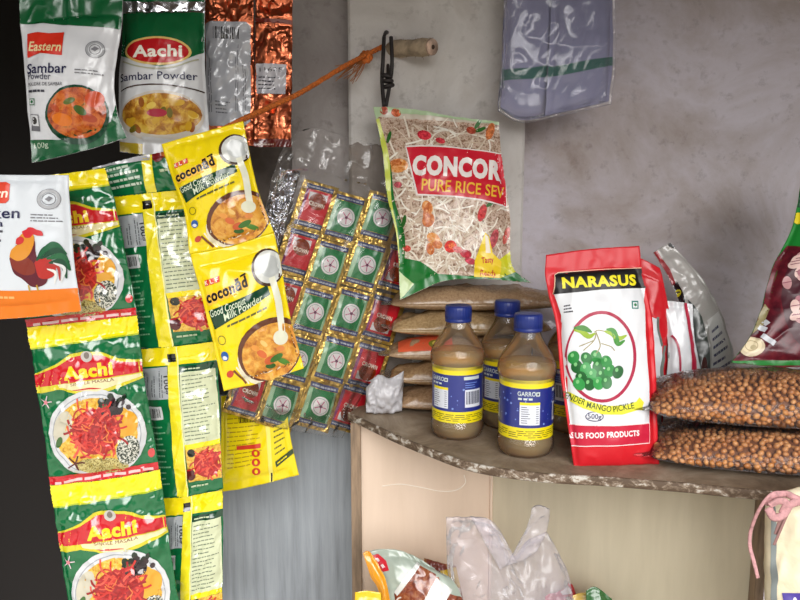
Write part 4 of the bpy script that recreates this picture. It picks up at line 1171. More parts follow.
make_bottle(Hp(457, 434, ZS), -.78, 'blue-capped bottle of cloudy brown liquid in front of the brown spice pouches, barcode showing')
make_bottle(Hp(505, 424, ZS), -.75, 'blue-capped bottle half hidden behind the bottle with a white table on its label')
make_bottle(Hp(525, 451, ZS), .0, 'front blue-capped bottle with a small white table on its starry blue label')
make_bottle(Hp(571, 428, ZS), 1.2, 'blue-capped bottle almost hidden behind the red mango pickle pouch')

# ================================================================== pillow-shaped bags lying on the shelf
class Pillow:
    def __init__(s, c, La, Lb, h, rot=0.0, seed=0, wr=.0016, p=4, q=2.6, zfun=None):
        s.c = np.array(c, float); s.La, s.Lb, s.h, s.rot, s.seed, s.wr, s.p, s.q = La, Lb, h, rot, seed, wr, p, q
    def d(s, a, b): return np.clip((1 - np.abs(a) ** s.p) * (1 - np.abs(b) ** s.q), 0, 1)
    def top(s, a, b): return s.h * (.34 + .66 * s.d(a, b) ** .55)
    def botz(s, a, b): return s.h * .34 * (1 - s.d(a, b) ** .4)
    def pt(s, a, b, z):
        a = np.asarray(a, float); b = np.asarray(b, float)
        x = a * s.La; y = b * s.Lb * (1 - .10 * np.abs(a) ** 6)
        c_, d_ = math.cos(s.rot), math.sin(s.rot)
        return np.stack([s.c[0] + x * c_ - y * d_, s.c[1] + x * d_ + y * c_, s.c[2] + z], -1)
    def mesh(s, n=48, m=30):
        a = np.sin(np.linspace(-math.pi / 2, math.pi / 2, n)); b = np.sin(np.linspace(-math.pi / 2, math.pi / 2, m))
        ga, gb = np.meshgrid(a, b)
        w = s.wr * (vnoise(ga * s.La * 45 + s.seed, gb * s.Lb * 45, s.seed) + .6 * (1 - 2 * abs(vnoise(ga * s.La * 80, gb * s.Lb * 60 + ga * 3, s.seed + 3))))
        pk = .002 * np.sin(gb * s.Lb / .008 * math.pi) * np.exp(-((1 - np.abs(ga)) * s.La / .02) ** 1.4)
        e = np.minimum(1, s.d(ga, gb) * 6)
        T_ = s.pt(ga, gb, s.top(ga, gb) + (w + pk) * e); B_ = s.pt(ga, gb, s.botz(ga, gb))
        k = n * m; F_ = []
        for i in range(m - 1):
            for j in range(n - 1):
                q = [i * n + j, i * n + j + 1, (i + 1) * n + j + 1, (i + 1) * n + j]; F_.append(q); F_.append([x + k for x in q[::-1]])
        rim = list(range(n)) + [i * n + n - 1 for i in range(1, m)] + [(m - 1) * n + j for j in range(n - 2, -1, -1)] + [i * n for i in range(m - 2, 0, -1)]
        for i in range(len(rim)):
            p, q = rim[i], rim[(i + 1) % len(rim)]; F_.append([q, p, p + k, q + k])
        return np.vstack([T_.reshape(-1, 3), B_.reshape(-1, 3)]), F_
    def flap(s, side, ln, droop=.0, w=.9, n=14):
        """flat crimped end seal"""
        V = []; F_ = []
        b = np.linspace(-w, w, n)
        for i, t_ in enumerate(np.linspace(0, 1, 5)):
            z = s.h * .34 + droop * t_ + .0016 * np.sin(b * 9 + i * .7) * t_
            p = s.pt(np.full(n, side * .985), b * (1 - .15 * t_), z); c_, d_ = math.cos(s.rot), math.sin(s.rot)
            p[:, 0] += side * ln * t_ * c_; p[:, 1] += side * ln * t_ * d_; V.append(p)
        V = np.vstack(V)
        for i in range(4):
            for j in range(n - 1): F_.append([i * n + j, i * n + j + 1, (i + 1) * n + j + 1, (i + 1) * n + j])
        k = len(V); V2 = V.copy(); V2[:, 2] -= .0007
        F2 = [[x + k for x in q[::-1]] for q in F_]
        return np.vstack([V, V2]), F_ + F2

m_nutfilm = clear_film('peanut_bag_film', (232, 226, 226), .03, .13, 1.2, 26, .45)
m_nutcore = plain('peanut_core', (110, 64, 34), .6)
m_nut, nt, bs = new_mat('peanut_skin')
oi = noise(nt, 70, 2, .5); r = ramp(nt, oi.outputs[0], [(.3, (154, 94, 50)), (.5, (188, 124, 70)), (.7, (214, 156, 100))]); nt.links.new(r.outputs[0], bs.inputs['Base Color'])
n2 = noise(nt, 500, 3, .6); bump(nt, bs, n2.outputs[0], .3, .001); bs.inputs['Roughness'].default_value = .38
bm = bmesh.new(); bmesh.ops.create_icosphere(bm, subdivisions=2, radius=1); iv, if_ = bm_data(bm)
def nut_bag(pl, n, label, nlabel, seed):
    t = thing('peanut_bag', label, 'peanut bag', pl.c, 'clear bags of peanuts')
    v, f = pl.mesh(); meshobj('film', v, f, m_nutfilm, None, t)
    v, f = pl.flap(-1, .026, -.004); meshobj('end_seal', v, f, m_nutfilm, None, t)
    r_ = np.random.RandomState(seed); mb = MB()
    # nuts lie shoulder to shoulder just under the film; deeper down one closed filler, its darker brown standing for their shade
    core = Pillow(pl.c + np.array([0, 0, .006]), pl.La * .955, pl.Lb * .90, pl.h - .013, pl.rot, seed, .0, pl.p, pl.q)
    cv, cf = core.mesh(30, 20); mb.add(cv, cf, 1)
    cells = {}
    def free(c):
        k = tuple((c / .0068).astype(int))
        for i in (-1, 0, 1):
            for j in (-1, 0, 1):
                for l in (-1, 0, 1):
                    for q in cells.get((k[0] + i, k[1] + j, k[2] + l), ()):
                        if np.sum((q - c) ** 2) < .0068 ** 2: return False
        cells.setdefault(k, []).append(c); return True
    for k in range(n):
        front = k % 3 == 0
        a = r_.uniform(-.97, .95); b = r_.uniform(-.99, -.6) if front else r_.uniform(-.95, .9)
        zt = float(pl.top(a, b)); zb = float(pl.botz(a, b))
        if zt - zb < .0085: continue
        z = r_.uniform(zb + .0045, zt - .0045) if front else zt - .0048
        c = pl.pt(a, b, z)
        if not free(c): continue
        rr = np.array([.0047, .0037, .0037]) * r_.uniform(.88, 1.1)
        q = Matrix.Rotation(r_.uniform(0, 6.28), 3, Vector(r_.normal(size=3)).normalized())
        mb.add((iv * rr) @ np.array(q).T + c, if_)
    o = mb.build('peanuts', [m_nut, m_nutcore], None, base=pl.c)
    prop(o, nlabel, 'peanuts', None, 'stuff')
    # dense fill behind the outer nuts
    return t
nut_bag(Pillow((.545, 1.022, ZS + .0005), .186, .074, .060, -.20, 1, .0016, 2.6, 2.4), 14000, 'clear bag of reddish peanuts lying flat on the shelf, under another bag', 'reddish brown peanuts in the bag lying directly on the shelf', 1)
nut_bag(Pillow((.545, 1.034, ZS + .061), .190, .076, .074, -.17, 2, .0016, 2.6, 2.4), 14000, 'clear bag of reddish peanuts on top of another peanut bag', 'reddish brown peanuts in the upper bag', 2)

# brown spice pouches stacked behind the bottles
def pouch_mat(name, lo, hi):
    m, nt, bs = new_mat(name); n = noise(nt, 240, 5, .7); r = ramp(nt, n.outputs[0], [(.35, lo), (.65, hi)])
    nt.links.new(r.outputs[0], bs.inputs['Base Color']); bs.inputs['Roughness'].default_value = .25; crinkle(nt, bs, 1.4, 26); return m
pm = [pouch_mat('spice_a', (150, 118, 88), (186, 152, 118)), pouch_mat('spice_b', (142, 110, 80), (176, 146, 108)), pouch_mat('spice_c', (150, 120, 92), (180, 152, 120)), pouch_mat('spice_d', (150, 122, 86), (186, 158, 116)), pouch_mat('spice_e', (140, 112, 84), (170, 142, 110))]
m_pflap = clear_film('pouch_end_film', (206, 190, 170), .35, .2, 1.5, 30)
hh = .0446
for k, (cx, la, lab) in enumerate([(.118, .135, 'brown spice pouch at the bottom of the stack behind the bottles'), (.112, .135, 'brown spice pouch second from the bottom of the stack'), (.112, .138, 'brown spice pouch with an orange label, in the middle of the stack'), (.117, .138, 'brown spice pouch just above the orange-labelled pouch'), (.135, .150, 'long brown spice pouch on top of the stack, under the noodle packet')]):
    pl = Pillow((cx + (.006 if k < 4 else 0), 1.307, ZS + .0004 + k * hh), la, .045, hh - .0006, rnd.uniform(-.04, .04), 40 + k, .0036, 2.3, 2.2)
    t = thing('spice_pouch', lab, 'spice pouch', pl.c, 'brown spice pouches stacked behind the bottles')
    v, f = pl.mesh(40, 26); meshobj('pouch', v, f, pm[k], None, t)
    for sd in (-1, 1):
        v, f = pl.flap(sd, .020 if sd < 0 else .014, .004 * (1 if k % 2 else -.6)); meshobj('end_seal', v, f, m_pflap, None, t)
    if k == 2:
        n = 20; a = np.linspace(-.88, -.2, n); b = np.linspace(-.97, -.15, n); ga, gb = np.meshgrid(a, b)
        V = pl.pt(ga, gb, pl.top(ga, gb) + .0032); Fc = [[i * n + j, i * n + j + 1, (i + 1) * n + j + 1, (i + 1) * n + j] for i in range(n - 1) for j in range(n - 1)]
        lb = meshobj('label', V.reshape(-1, 3), Fc, ink((216, 92, 58), .3, 1), None, t); prop(lb, 'orange label')
        th = np.linspace(0, 2 * math.pi, 24, endpoint=False)
        for rr_, m_, o_ in ((1, ink((120, 120, 40)), .0040), (.55, ink((206, 190, 90)), .0046)):
            ea = -.40 + .10 * rr_ * np.cos(th); eb = -.78 + .16 * rr_ * np.sin(th)
            V = np.vstack([pl.pt(ea, eb, pl.top(ea, eb) + o_), pl.pt(np.array([-.40]), np.array([-.78]), pl.top(np.array([-.40]), np.array([-.78])) + o_)])
            meshobj('emblem', V, [[i, (i + 1) % 24, 24] for i in range(24)], m_, None, lb)

# crumpled white bag beside the stack
s = Sheet([(366, 388), (378, 375), (390, 378), (404, 371)], [(366, 412), (385, 414), (402, 411)], 1.262, T=.012, back=.010, seal=(.02, .02, .02, 0), seed=44, wr=.004, ws=60, pw=.5)
v, f, mi = s.body(24, 24)
prop(meshobj('paper_bag', v, f, ink((188, 186, 190), .4, 2.6), None, None), 'small crumpled white bag squeezed between the spice pouches and the red sachets', 'bag')

# ================================================================== mango pickle pouches
s = Sheet([(546, 255), (590, 249), (639, 246)], [(574, 467), (615, 466), (659, 464)], (1.07, 1.075, 1.019, 1.024),
          [(546, 255), (545, 275), (550, 300), (556, 325), (560, 370), (567, 420), (574, 467)], [(639, 246), (642, 275), (650, 305), (655, 355), (657, 413), (659, 464)], T=.020, back=.022, seal=(.05, .06, .10, .0), seed=50, wr=.0012, puck=.0007, pw=.42)
sN = s
A = Art(s); NR = ink((206, 28, 40), .3)
WP = ink((226, 228, 232), .3)
A.poly('print', [(553, 292), (598, 289), (645, 287), (643, 310), (643, 335), (646, 380), (647, 423), (610, 424), (570, 424), (566, 395), (562, 350), (560, 315)], WP, 1)
A.poly('logo', [(554.5, 275), (558, 272.8), (600, 270), (641, 268.5), (646, 288), (620, 289), (598, 290), (575, 292.5), (553, 294.5)], BLACK, 2)
A.line('logo', [(553, 294.5), (554.5, 275), (558, 272.6), (600, 269.6), (641, 268), (646, 288)], .8, ink((236, 200, 170)), 3, False)
A.text('logo', 'NARASUS', (561, 288), (635, 285), 10.5, ink((240, 226, 40)), 3, .045)
CRM = ink((172, 34, 70), .3)
A.ring('picture', 597.5, 356, 33, 43.5, 3.2, CRM, 3, -140, 140)
A.ring('picture', 597.5, 356, 33, 43.5, 1.6, CRM, 3, 140, 222)
GM = [ink((22, 112, 44), .25), ink((34, 134, 56), .25), ink((16, 92, 36), .25), ink((48, 150, 70), .25)]
for k, (x, y) in enumerate([(583, 358), (592, 356), (574, 366), (582, 368), (594, 365), (602, 361), (578, 377), (588, 374), (597, 374), (605, 370), (585, 383), (594, 382), (602, 381), (571, 357), (613, 371), (576, 383)]):
    A.ell('picture', x, y, 5.2, 6.6, GM[k % 4], 4 + k * .25, .2 * ((k % 5) - 2)); A.ell('picture', x - 1.3, y - 2.2, 1.5, 2, ink((120, 190, 120), .25), 8.5, .2)
for pts, c in [([(571, 330), (578, 331), (585, 336), (591, 333)], (150, 180, 40)), ([(571, 328), (580, 328), (588, 332)], (60, 130, 40)), ([(600, 331), (607, 333), (614, 338), (622, 335)], (150, 180, 40)), ([(602, 329), (609, 331), (613, 343), (620, 340)], (60, 140, 44))]:
    A.line('picture', pts, 5.5, ink(c), 4, taper=True)
for pts in ([(592, 331), (590, 340), (580, 350)], [(592, 332), (596, 345), (592, 353)], [(600, 331), (594, 330), (590, 332)], [(597, 343), (606, 346), (610, 350)], [(590, 340), (576, 346)]):
    A.line('picture', pts, .9, ink((150, 140, 90)), 4)
YR = ink((226, 222, 60), .3)
A.poly('banner', [(567, 391), (580, 398), (600, 404), (620, 404), (632, 400), (635, 396), (640, 401), (638, 408), (632, 409), (618, 413), (598, 412.5), (580, 407), (569, 401)], YR, 6)
for ch, p0, p1, h in [('TENDER', (560, 396), (581, 404), 6), ('MANGO', (583, 406), (606, 410.5), 6), ('PICKLE', (609, 410.5), (630, 406.5), 6)]:
    A.text('banner', ch, p0, p1, h, ink((70, 90, 30)), 7, .015)
A.ring('lettering', 591, 415, 8.2, 4.6, .8, ink((60, 60, 100)), 3); A.text('lettering', '500g', (584.5, 417), (597.5, 417.5), 5, ink((60, 60, 100)), 3, .01)
A.poly('lettering', [(569, 424), (610, 424), (647, 422), (647.5, 442), (610, 444), (571, 445.5)], ink((196, 30, 60), .3), 2)
A.line('lettering', [(569, 424), (610, 424), (647, 422), (647.5, 442), (610, 444), (571, 445.5)], .9, ink((240, 220, 220)), 3, False)
A.text('lettering', 'NARASUS FOOD PRODUCTS', (554, 438.5), (636, 434), 5.6, ink((240, 230, 230)), 3, .04)
A.poly('lettering', [(628, 301), (635.5, 301), (635, 309), (628, 309)], ink((40, 120, 110)), 3); A.poly('lettering', [(629.3, 302.3), (634.2, 302.3), (633.8, 307.7), (629.3, 307.7)], WP, 4); A.ell('lettering', 631.8, 305, 1.5, 1.5, ink((40, 120, 70)), 5)
A.micro('lettering', [(562, 305), (571, 303), (571, 313), (562, 314)], 3, ink((60, 60, 70)), 3, .45)
finish(packet('pickle_pouch', 'red and white stand-up pouch of mango pickle with a black name band', 'pickle pouch', s, [NR], None, [A], 'mango pickle pouches', part='pouch'), 0.4, .38, .4)
s = Sheet([(612, 250), (640, 258), (660, 268)], [(626, yfl(1.19, ZS)), (650, yfl(1.19, ZS)), (672, yfl(1.19, ZS))], (1.20, 1.20, 1.19, 1.19),
          [(612, 250), (626, yfl(1.19, ZS))], [(660, 268), (668, 305), (671, 330), (667, 352), (671, 390), (672, yfl(1.19, ZS))], T=.012, back=.016, seal=(.05, .06, .10, .0), seed=51, wr=.0018, pw=.45)
A = Art(s)
A.poly('print', [(600, 300), (655, 318), (660, 345), (660, 430), (600, 430)], WP, 1)
A.line('print', [(664, 345), (660, 370), (662, 400)], 4, ink((120, 126, 120), .3), 3); A.line('print', [(655, 316), (656, 330), (660, 345)], 2.5, ink((110, 116, 110), .3), 3)
finish(packet('pickle_pouch', 'red and white pouch standing right behind the mango pickle pouch', 'pickle pouch', s, [NR], None, [A], 'mango pickle pouches', part='pouch'), 0.6, .3, .5)

# leaning pouches behind the peanut bags
s = Sheet([(662, 300), (680, 302), (692, 304)], [(662, 430), (684, 430), (710, 430)], (1.20, 1.20, 1.172, 1.172), [(662, 300), (668, 350), (664, 398), (662, 430)], [(692, 304), (695, 340), (706, 396), (710, 430)], T=.010, back=.014, seal=(.05, .1, .05, .0), seed=52, wr=.0016, pw=.45)
A = Art(s)
A.poly('print', [(683, 300), (686, 300), (694, 345), (696, 400), (690, 400), (689, 345)], ink((186, 30, 66), .3), 2); A.ring('picture', 668, 365, 10, 30, 2, CRM, 2, -80, 80)
A.ell('picture', 664, 355, 5, 12, ink((60, 90, 60)), 2)
packet('pickle_pouch', 'white pouch with a crimson side line standing behind the peanut bags', 'pickle pouch', s, [WP], None, [A], 'mango pickle pouches', part='pouch')
m_greyfoil = ink((176, 172, 168), .3, 1.8)
s = Sheet([(653, 253), (660, 248), (669, 243)], [(694, 425), (720, 424), (750, 423)], (1.30, 1.31, 1.203, 1.21), [(653, 253), (666, 275), (681, 306), (688, 345), (691, 390), (694, 425)], [(669, 243), (690, 264), (712, 294), (727, 330), (737, 374), (750, 423)], T=.012, back=.014, seal=(.05, .08, .06, .0), seed=53, wr=.0022, pw=.5)
A = Art(s)
A.poly('print', [(650, 250), (656, 250), (668, 270), (675, 285), (668, 290), (655, 268)], ink((150, 26, 36), .3), 1); A.poly('print', [(668, 286), (676, 283), (684, 300), (682, 314), (676, 306)], BLACK, 2); A.ell('print', 677, 294, 2.5, 4, ink((206, 190, 40)), 3)
A.poly('print', [(669, 241), (674, 245), (673, 249), (668, 246)], BLACK, 2)
A.poly('print', [(681, 306), (686, 305), (693, 340), (697, 395), (690, 395), (688, 345)], WP, 1)
A.poly('print', [(686, 300), (698, 318), (705, 345), (709, 394), (697, 396), (693, 345)], ink((58, 66, 62), .3), 2); A.ell('print', 701, 370, 3, 12, ink((84, 44, 44)), 3)
A.poly('label', [(703, 322), (716, 312), (738, 360), (738, 390), (709, 394), (707, 345)], ink((206, 206, 204), .3), 3)
A.micro('label', [(708, 330), (716, 322), (735, 372), (711, 386)], 7, ink((60, 60, 96), .3), 4, .35, seed=4)
packet('foil_pouch', 'greyish foil pouch leaning against the cement wall, red and black top corner', 'foil pouch', s, [m_greyfoil], None, [A], None, part='pouch')

# ================================================================== shallot masala packet
s = Sheet([(803, 168), (840, 160), (884, 158)], [(730, 363), (780, 367), (850, 368), (900, 368)], (1.17, 1.17, 1.06, 1.05), [(803, 168), (795, 215), (788, 237), (772, 268), (762, 305), (750, 336), (730, 363)], [(884, 158), (890, 260), (900, 368)], T=.020, back=.012, seal=(.05, .05, .07, .04), seed=54, wr=.0018)
A = Art(s)
m_mar = mottle('maroon_print', [(.3, (62, 14, 26)), (.6, (104, 28, 40)), (.8, (130, 60, 54))], 60)
A.poly('print', [(740, 400), (700, 362), (752, 330), (764, 296), (773, 262), (787, 246), (800, 250), (920, 250), (920, 362), (740, 362)], m_mar, 1)
A.ell('print', 798, 219, 6, 6, ink((226, 206, 40)), 2); A.poly('print', [(786, 180), (920, 180), (920, 205), (790, 208)], ink((14, 70, 40)), 1)
A.ell('picture', 808, 300, 30, 50, ink((70, 30, 40)), 2)
r_ = random.Random(8)
for k in range(46):
    a_ = r_.uniform(0, 6.28); q = math.sqrt(r_.random()); x = 812 + 30 * q * math.cos(a_); y = 292 + 40 * q * math.sin(a_)
    c = r_.choice([(206, 164, 160), (188, 140, 142), (222, 190, 182), (170, 110, 120)])
    A.ell('picture', x, y, 6.5, 4.2, ink(c), 3 + k * .04, r_.uniform(0, 3)); A.line('picture', [(x - 4, y), (x + 4, y - 1)], .8, ink((130, 60, 84)), 5)
A.ell('picture', 750, 347, 13, 10, ink((206, 190, 160)), 3); A.ell('picture', 750, 346, 10, 7.5, ink((226, 212, 178)), 4); A.ring('picture', 750, 346, 6, 5, .8, ink((180, 160, 120)), 5); A.ell('picture', 752, 348, 3, 2.5, ink((190, 176, 140)), 5)
for p, q in [((758, 327), (764, 331)), ((760, 336), (772, 345)), ((762, 325), (766, 322))]: A.line('picture', [p, q], 5, ink((196, 200, 206)), 4, False)
A.poly('picture', [(757, 318), (764, 304), (768, 310), (762, 326), (752, 334)], ink((140, 130, 90)), 3)
A.line('print', [(728, 364), (780, 363), (900, 364)], 5, ink((28, 120, 44)), 6)
finish(packet('masala_packet', 'green and maroon packet with a picture of peeled shallots, above the peanut bags', 'masala packet', s, [ink((30, 130, 50))], None, [A], None, part='pouch'), 0.5, .3, .4)

# ================================================================== folded cloth in a plastic sleeve
m_cloth = plain('lavender_cotton', (142, 142, 172), .85, 900, .3, .0006, .04)
m_stripe = plain('green_stripe', (54, 100, 92), .85, 900, .3, .0006, .04)
s = Sheet([(508, -30), (560, -30), (611, -30)], [(500, 108), (522, 120), (560, 113), (609, 101)], (1.29, 1.31, 1.29, 1.31), [(508, -30), (505, 50), (500, 108)], [(611, -30), (613, 50), (609, 101)], T=.016, back=.012, seal=(.02, .03, .02, .03), seed=61, wr=.0012, puck=0, pw=.3)
A = Art(s)
A.poly('stripe', [(495, 70), (530, 69), (548, 66), (552, 68), (585, 61), (620, 56), (620, 64), (585, 71), (552, 77), (530, 80), (495, 81)], m_stripe, 1)
A.poly('picture', [(586, 45), (594, 43), (594, 53), (587, 55)], plain('grey_print', (92, 94, 112), .8), 1)
cl = packet('folded_cloth', 'folded lavender cloth with a green stripe hanging against the corner of the pillar', 'cloth', s, [m_cloth], None, [A], None, part='cloth')
s = Sheet([(553, -30), (575, -30), (612, -30)], [(545, 116), (565, 112), (607, 102)], (1.275, 1.30, 1.275, 1.30), T=.012, back=.003, seal=(.1, .02, .02, .03), seed=62, wr=.001, puck=0, pw=.4)
v, f, mi = s.body(); fold = meshobj('folded_layer', v, f, m_cloth, None, cl)
A = Art(s); A.poly('stripe', [(540, 67), (560, 66), (585, 61), (620, 56), (620, 64), (585, 71), (560, 76), (540, 78)], m_stripe, 1); A.apply(fold)
s = Sheet([(505, -30), (560, -30), (614, -30)], [(498, 111), (522, 123), (560, 116), (612, 104)], (1.262, 1.280, 1.262, 1.280), [(505, -30), (502, 50), (498, 111)], [(614, -30), (616, 50), (612, 104)], T=.016, back=.02, seal=(.02, .03, .02, .03), seed=63, wr=.0016, ws=24, pw=.3)
v, f, mi = s.body(); meshobj('plastic_sleeve', v, f, clear_film('sleeve_film', (210, 210, 225), .04, .12, .6, 16), None, cl)
# ================================================================== inside the cabinet
m_carrier = clear_film('carrier_film', (216, 208, 222), .20, .24, .6, 30)
s = Sheet([(446, 517), (470, 517), (492, 524), (504, 545), (513, 557), (528, 540), (547, 532)], [(448, yfl(1.13)), (500, yfl(1.11)), (590, yfl(1.10))], (1.16, 1.165, 1.13, 1.10), [(446, 517), (447, 560), (450, 610), (448, yfl(1.13))], [(547, 532), (560, 556), (572, 590), (590, yfl(1.10))], T=.030, back=.030, seal=(.02, .02, .02, .0), seed=80, wr=.0035, ws=30, pw=.45)
q = s.S(np.array([.5]), np.array([1.0]))[0]
t = thing('carrier_bag', 'thin translucent white carrier bag slumped in the cabinet', 'plastic bag', q)
v, f, mi = s.body(); meshobj('bag_body', v, f, m_carrier, None, t)
s = Sheet([(532, 508), (540, 505), (550, 509)], [(506, 566), (520, 562), (535, 554)], 1.13, [(532, 508), (528, 524), (519, 543), (506, 566)], [(550, 509), (548, 525), (543, 540), (535, 554)], T=.004, back=.003, seal=(.05, .05, .02, .02), seed=81, wr=.0016, ws=50)
v, f, mi = s.body(); meshobj('handle', v, f, m_carrier, None, t)
s = Sheet([(470, 516), (490, 520), (500, 530)], [(500, 570), (510, 562), (516, 560)], 1.125, T=.003, back=.002, seal=(.05, .05, .02, .02), seed=82, wr=.0016, ws=50)
v, f, mi = s.body(); meshobj('handle', v, f, m_carrier, None, t)

SG = ink((160, 172, 160), .3, 1.6); m_choc = mottle('chocolate_print', [(.3, (84, 34, 20)), (.5, (126, 58, 34)), (.7, (160, 104, 70))], 120, .3, 1.4)
s = Sheet([(366, 552), (384, 549), (402, 551), (418, 558), (434, 568)], [(400, yfl(1.06)), (440, yfl(1.06)), (490, yfl(1.06))], (1.12, 1.12, 1.06, 1.06), [(366, 552), (384, 600), (400, yfl(1.06))], [(434, 568), (462, 598), (490, yfl(1.06))], T=.020, back=.018, seal=(.03, .03, .05, .0), seed=83, wr=.002)
A = Art(s)
A.poly('logo', [(370, 556), (378, 554), (386, 560), (389, 569), (383, 571), (375, 564)], ink((196, 34, 52)), 2); A.micro('logo', [(374, 557), (378, 556), (387, 567), (384, 569)], 2, ink((240, 226, 226)), 3, .5)
A.poly('picture', [(416, 562), (438, 574), (440, 580), (414, 612), (396, 606), (394, 592), (402, 580)], m_choc, 1)
A.poly('picture', [(436, 576), (452, 588), (430, 620), (414, 612)], ink((206, 208, 204)), 2); A.poly('picture', [(402, 578), (417, 561), (420, 564), (397, 594), (394, 590)], ink((206, 210, 206)), 2)
A.poly('picture', [(446, 590), (470, 600), (470, 640), (425, 625)], m_choc, 1)
A.strands('picture', 400, 603, 6, 6, 8, 7, 1.2, [ink((214, 206, 196))], 4, 5)
packet('snack_packet', 'silvery snack packet with brown diagonal bands leaning at the cabinet post', 'snack packet', s, [SG], None, [A], 'snack packets in the cabinet', part='pouch')
s = Sheet([(363, 553), (367, 551), (371, 553)], [(378, yfl(1.03)), (395, yfl(1.03)), (412, yfl(1.03))], (1.09, 1.09, 1.03, 1.03), [(363, 553), (370, 575), (381, 610), (378, yfl(1.03))], [(371, 553), (380, 568), (390, 600), (412, yfl(1.03))], T=.008, back=.006, seal=(.1, .1, .05, .0), seed=84, wr=.0016)
A = Art(s); A.line('print', [(382, 570), (390, 590), (396, 612)], 2, ink((246, 206, 70)), 1)
packet('snack_packet', 'orange-gold snack packet edge beside the silvery brown-banded packet', 'snack packet', s, [ink((224, 150, 26), .25, 1.6)], None, [A], 'snack packets in the cabinet', part='pouch')
s = Sheet([(355, 592), (368, 591), (381, 593)], [(350, yfl(1.0)), (372, yfl(1.0)), (388, yfl(1.0))], (1.03, 1.03, 1.0, 1.0), T=.012, back=.01, seal=(.05, .05, .04, .0), seed=85, wr=.0016)
packet('snack_packet', 'yellow snack packet, only its crimped top showing at the cabinet post', 'snack packet', s, [ink((236, 190, 20), .25, 1.6)], None, [], 'snack packets in the cabinet', part='pouch')
s = Sheet([(424, 558), (438, 562), (456, 566)], [(420, yfl(1.2)), (450, yfl(1.2)), (480, yfl(1.2))], (1.24, 1.25, 1.20, 1.20), T=.012, back=.01, seal=(.05, .05, .03, .0), seed=86, wr=.0016)
A = Art(s); A.poly('picture', [(424, 555), (444, 562), (448, 570), (432, 574)], ink((120, 50, 40)), 1); A.poly('picture', [(440, 570), (460, 566), (460, 600), (436, 600)], ink((206, 170, 40)), 2)
packet('snack_packet', 'brown and yellow snack packet behind the carrier bag', 'snack packet', s, [ink((150, 96, 50), .25, 1.4)], None, [A], 'snack packets in the cabinet', part='pouch')
s = Sheet([(545, 596), (562, 590), (568, 583)], [(540, yfl(1.18)), (560, yfl(1.18)), (600, yfl(1.18))], (1.21, 1.21, 1.18, 1.18), [(545, 596), (540, yfl(1.18))], [(568, 583), (576, 594), (600, yfl(1.18))], T=.012, back=.01, seal=(.05, .05, .03, .0), seed=87, wr=.0016)
A = Art(s); A.poly('picture', [(556, 586), (565, 580), (572, 592), (562, 594)], ink((226, 220, 222)), 1)
packet('snack_packet', 'red snack packet with a white corner, at the foot of the carrier bag', 'snack packet', s, [ink((176, 34, 46), .25, 1.4)], None, [A], 'snack packets in the cabinet', part='pouch')
s = Sheet([(572, 596), (585, 592), (598, 594)], [(570, yfl(1.12)), (590, yfl(1.12)), (610, yfl(1.12))], (1.15, 1.15, 1.12, 1.12), T=.012, back=.01, seal=(.05, .05, .03, .0), seed=88, wr=.0016)
packet('snack_packet', 'ochre snack packet next to the green-topped packet', 'snack packet', s, [ink((206, 170, 70), .25, 1.4)], None, [], 'snack packets in the cabinet', part='pouch')
s = Sheet([(586, 590), (596, 587), (612, 599)], [(585, yfl(1.09)), (610, yfl(1.09)), (640, yfl(1.09))], (1.13, 1.13, 1.09, 1.09), T=.014, back=.012, seal=(.05, .05, .03, .0), seed=89, wr=.002)
packet('snack_packet', 'dark green snack packet peeping up against the drab back panel', 'snack packet', s, [ink((40, 96, 44), .25, 1.8)], None, [], 'snack packets in the cabinet', part='pouch')

# ================================================================== cream sack with a pink tie
m_sack = plain('cream_sack', (226, 214, 184), .6, 26, .6, .006, .05)
s = Sheet([(764, 503), (776, 494), (800, 487), (850, 484), (900, 486)], [(766, 700), (830, 704), (905, 700)], (.875, .86, .84, .83), [(764, 503), (765, 560), (766, 700)], [(900, 486), (905, 600), (905, 700)], T=.02, back=.02, seal=(.0, .0, .0, .0), seed=90, wr=.003, ws=30, pw=.3)
q = s.S(np.array([.5]), np.array([1.0]))[0]
t = thing('cream_sack', 'cream sack with a twisted pink tie and a purple print, in front of the cabinet', 'sack', (q[0], q[1] + .02, q[2]))
v, f, mi = s.body(); o = meshobj('sack_body', v, f, m_sack, None, t)
A = Art(s)
PURP = plain('purple_print', (74, 56, 150), .5)
A.poly('print', [(777, 588), (790, 586.5), (830, 583), (830, 632), (778, 632)], PURP, 1); A.text('print', 'ASHIRVAD', (783, 600), (856, 596), 9, ink((230, 226, 236), .4, 0), 2, .03)
A.line('edge_band', [(770, 490), (770, 560), (770, 650)], 5, plain('blue_grey_band', (132, 140, 140), .6), 1)
A.apply(o)
m_pink = plain('pink_cloth_tie', (196, 146, 148), .8, 200, .5, .002, .12)
mb = MB()
def ribbon(pts, w, tw=0):
    c_ = catmull(pts, 40); ww = np.full(len(c_), w); V, Fc = tube(c_, ww, 8); V = np.array(V).reshape(len(c_), 8, 3)
    for i in range(len(c_)): V[i, :, 1] = c_[i, 1] + (V[i, :, 1] - c_[i, 1]) * .35
    return V.reshape(-1, 3), Fc
Y0 = .842
mb.add(*ribbon([P(766, 504, Y0), P(775, 496, Y0 - .004), P(786, 494, Y0), P(797, 499, Y0 - .006), P(812, 503, Y0)], .0042))
mb.add(*ribbon([P(768, 508, Y0 - .004), P(774, 517, Y0 - .008), P(783, 515, Y0 - .010), P(790, 505, Y0 - .008), P(800, 501, Y0 - .006)], .0052))
mb.add(*ribbon([P(770, 505, Y0 - .006), P(779, 501, Y0 - .010), P(786, 503, Y0 - .012), P(782, 512, Y0 - .008)], .0044))
mb.build('knot', [m_pink], t)
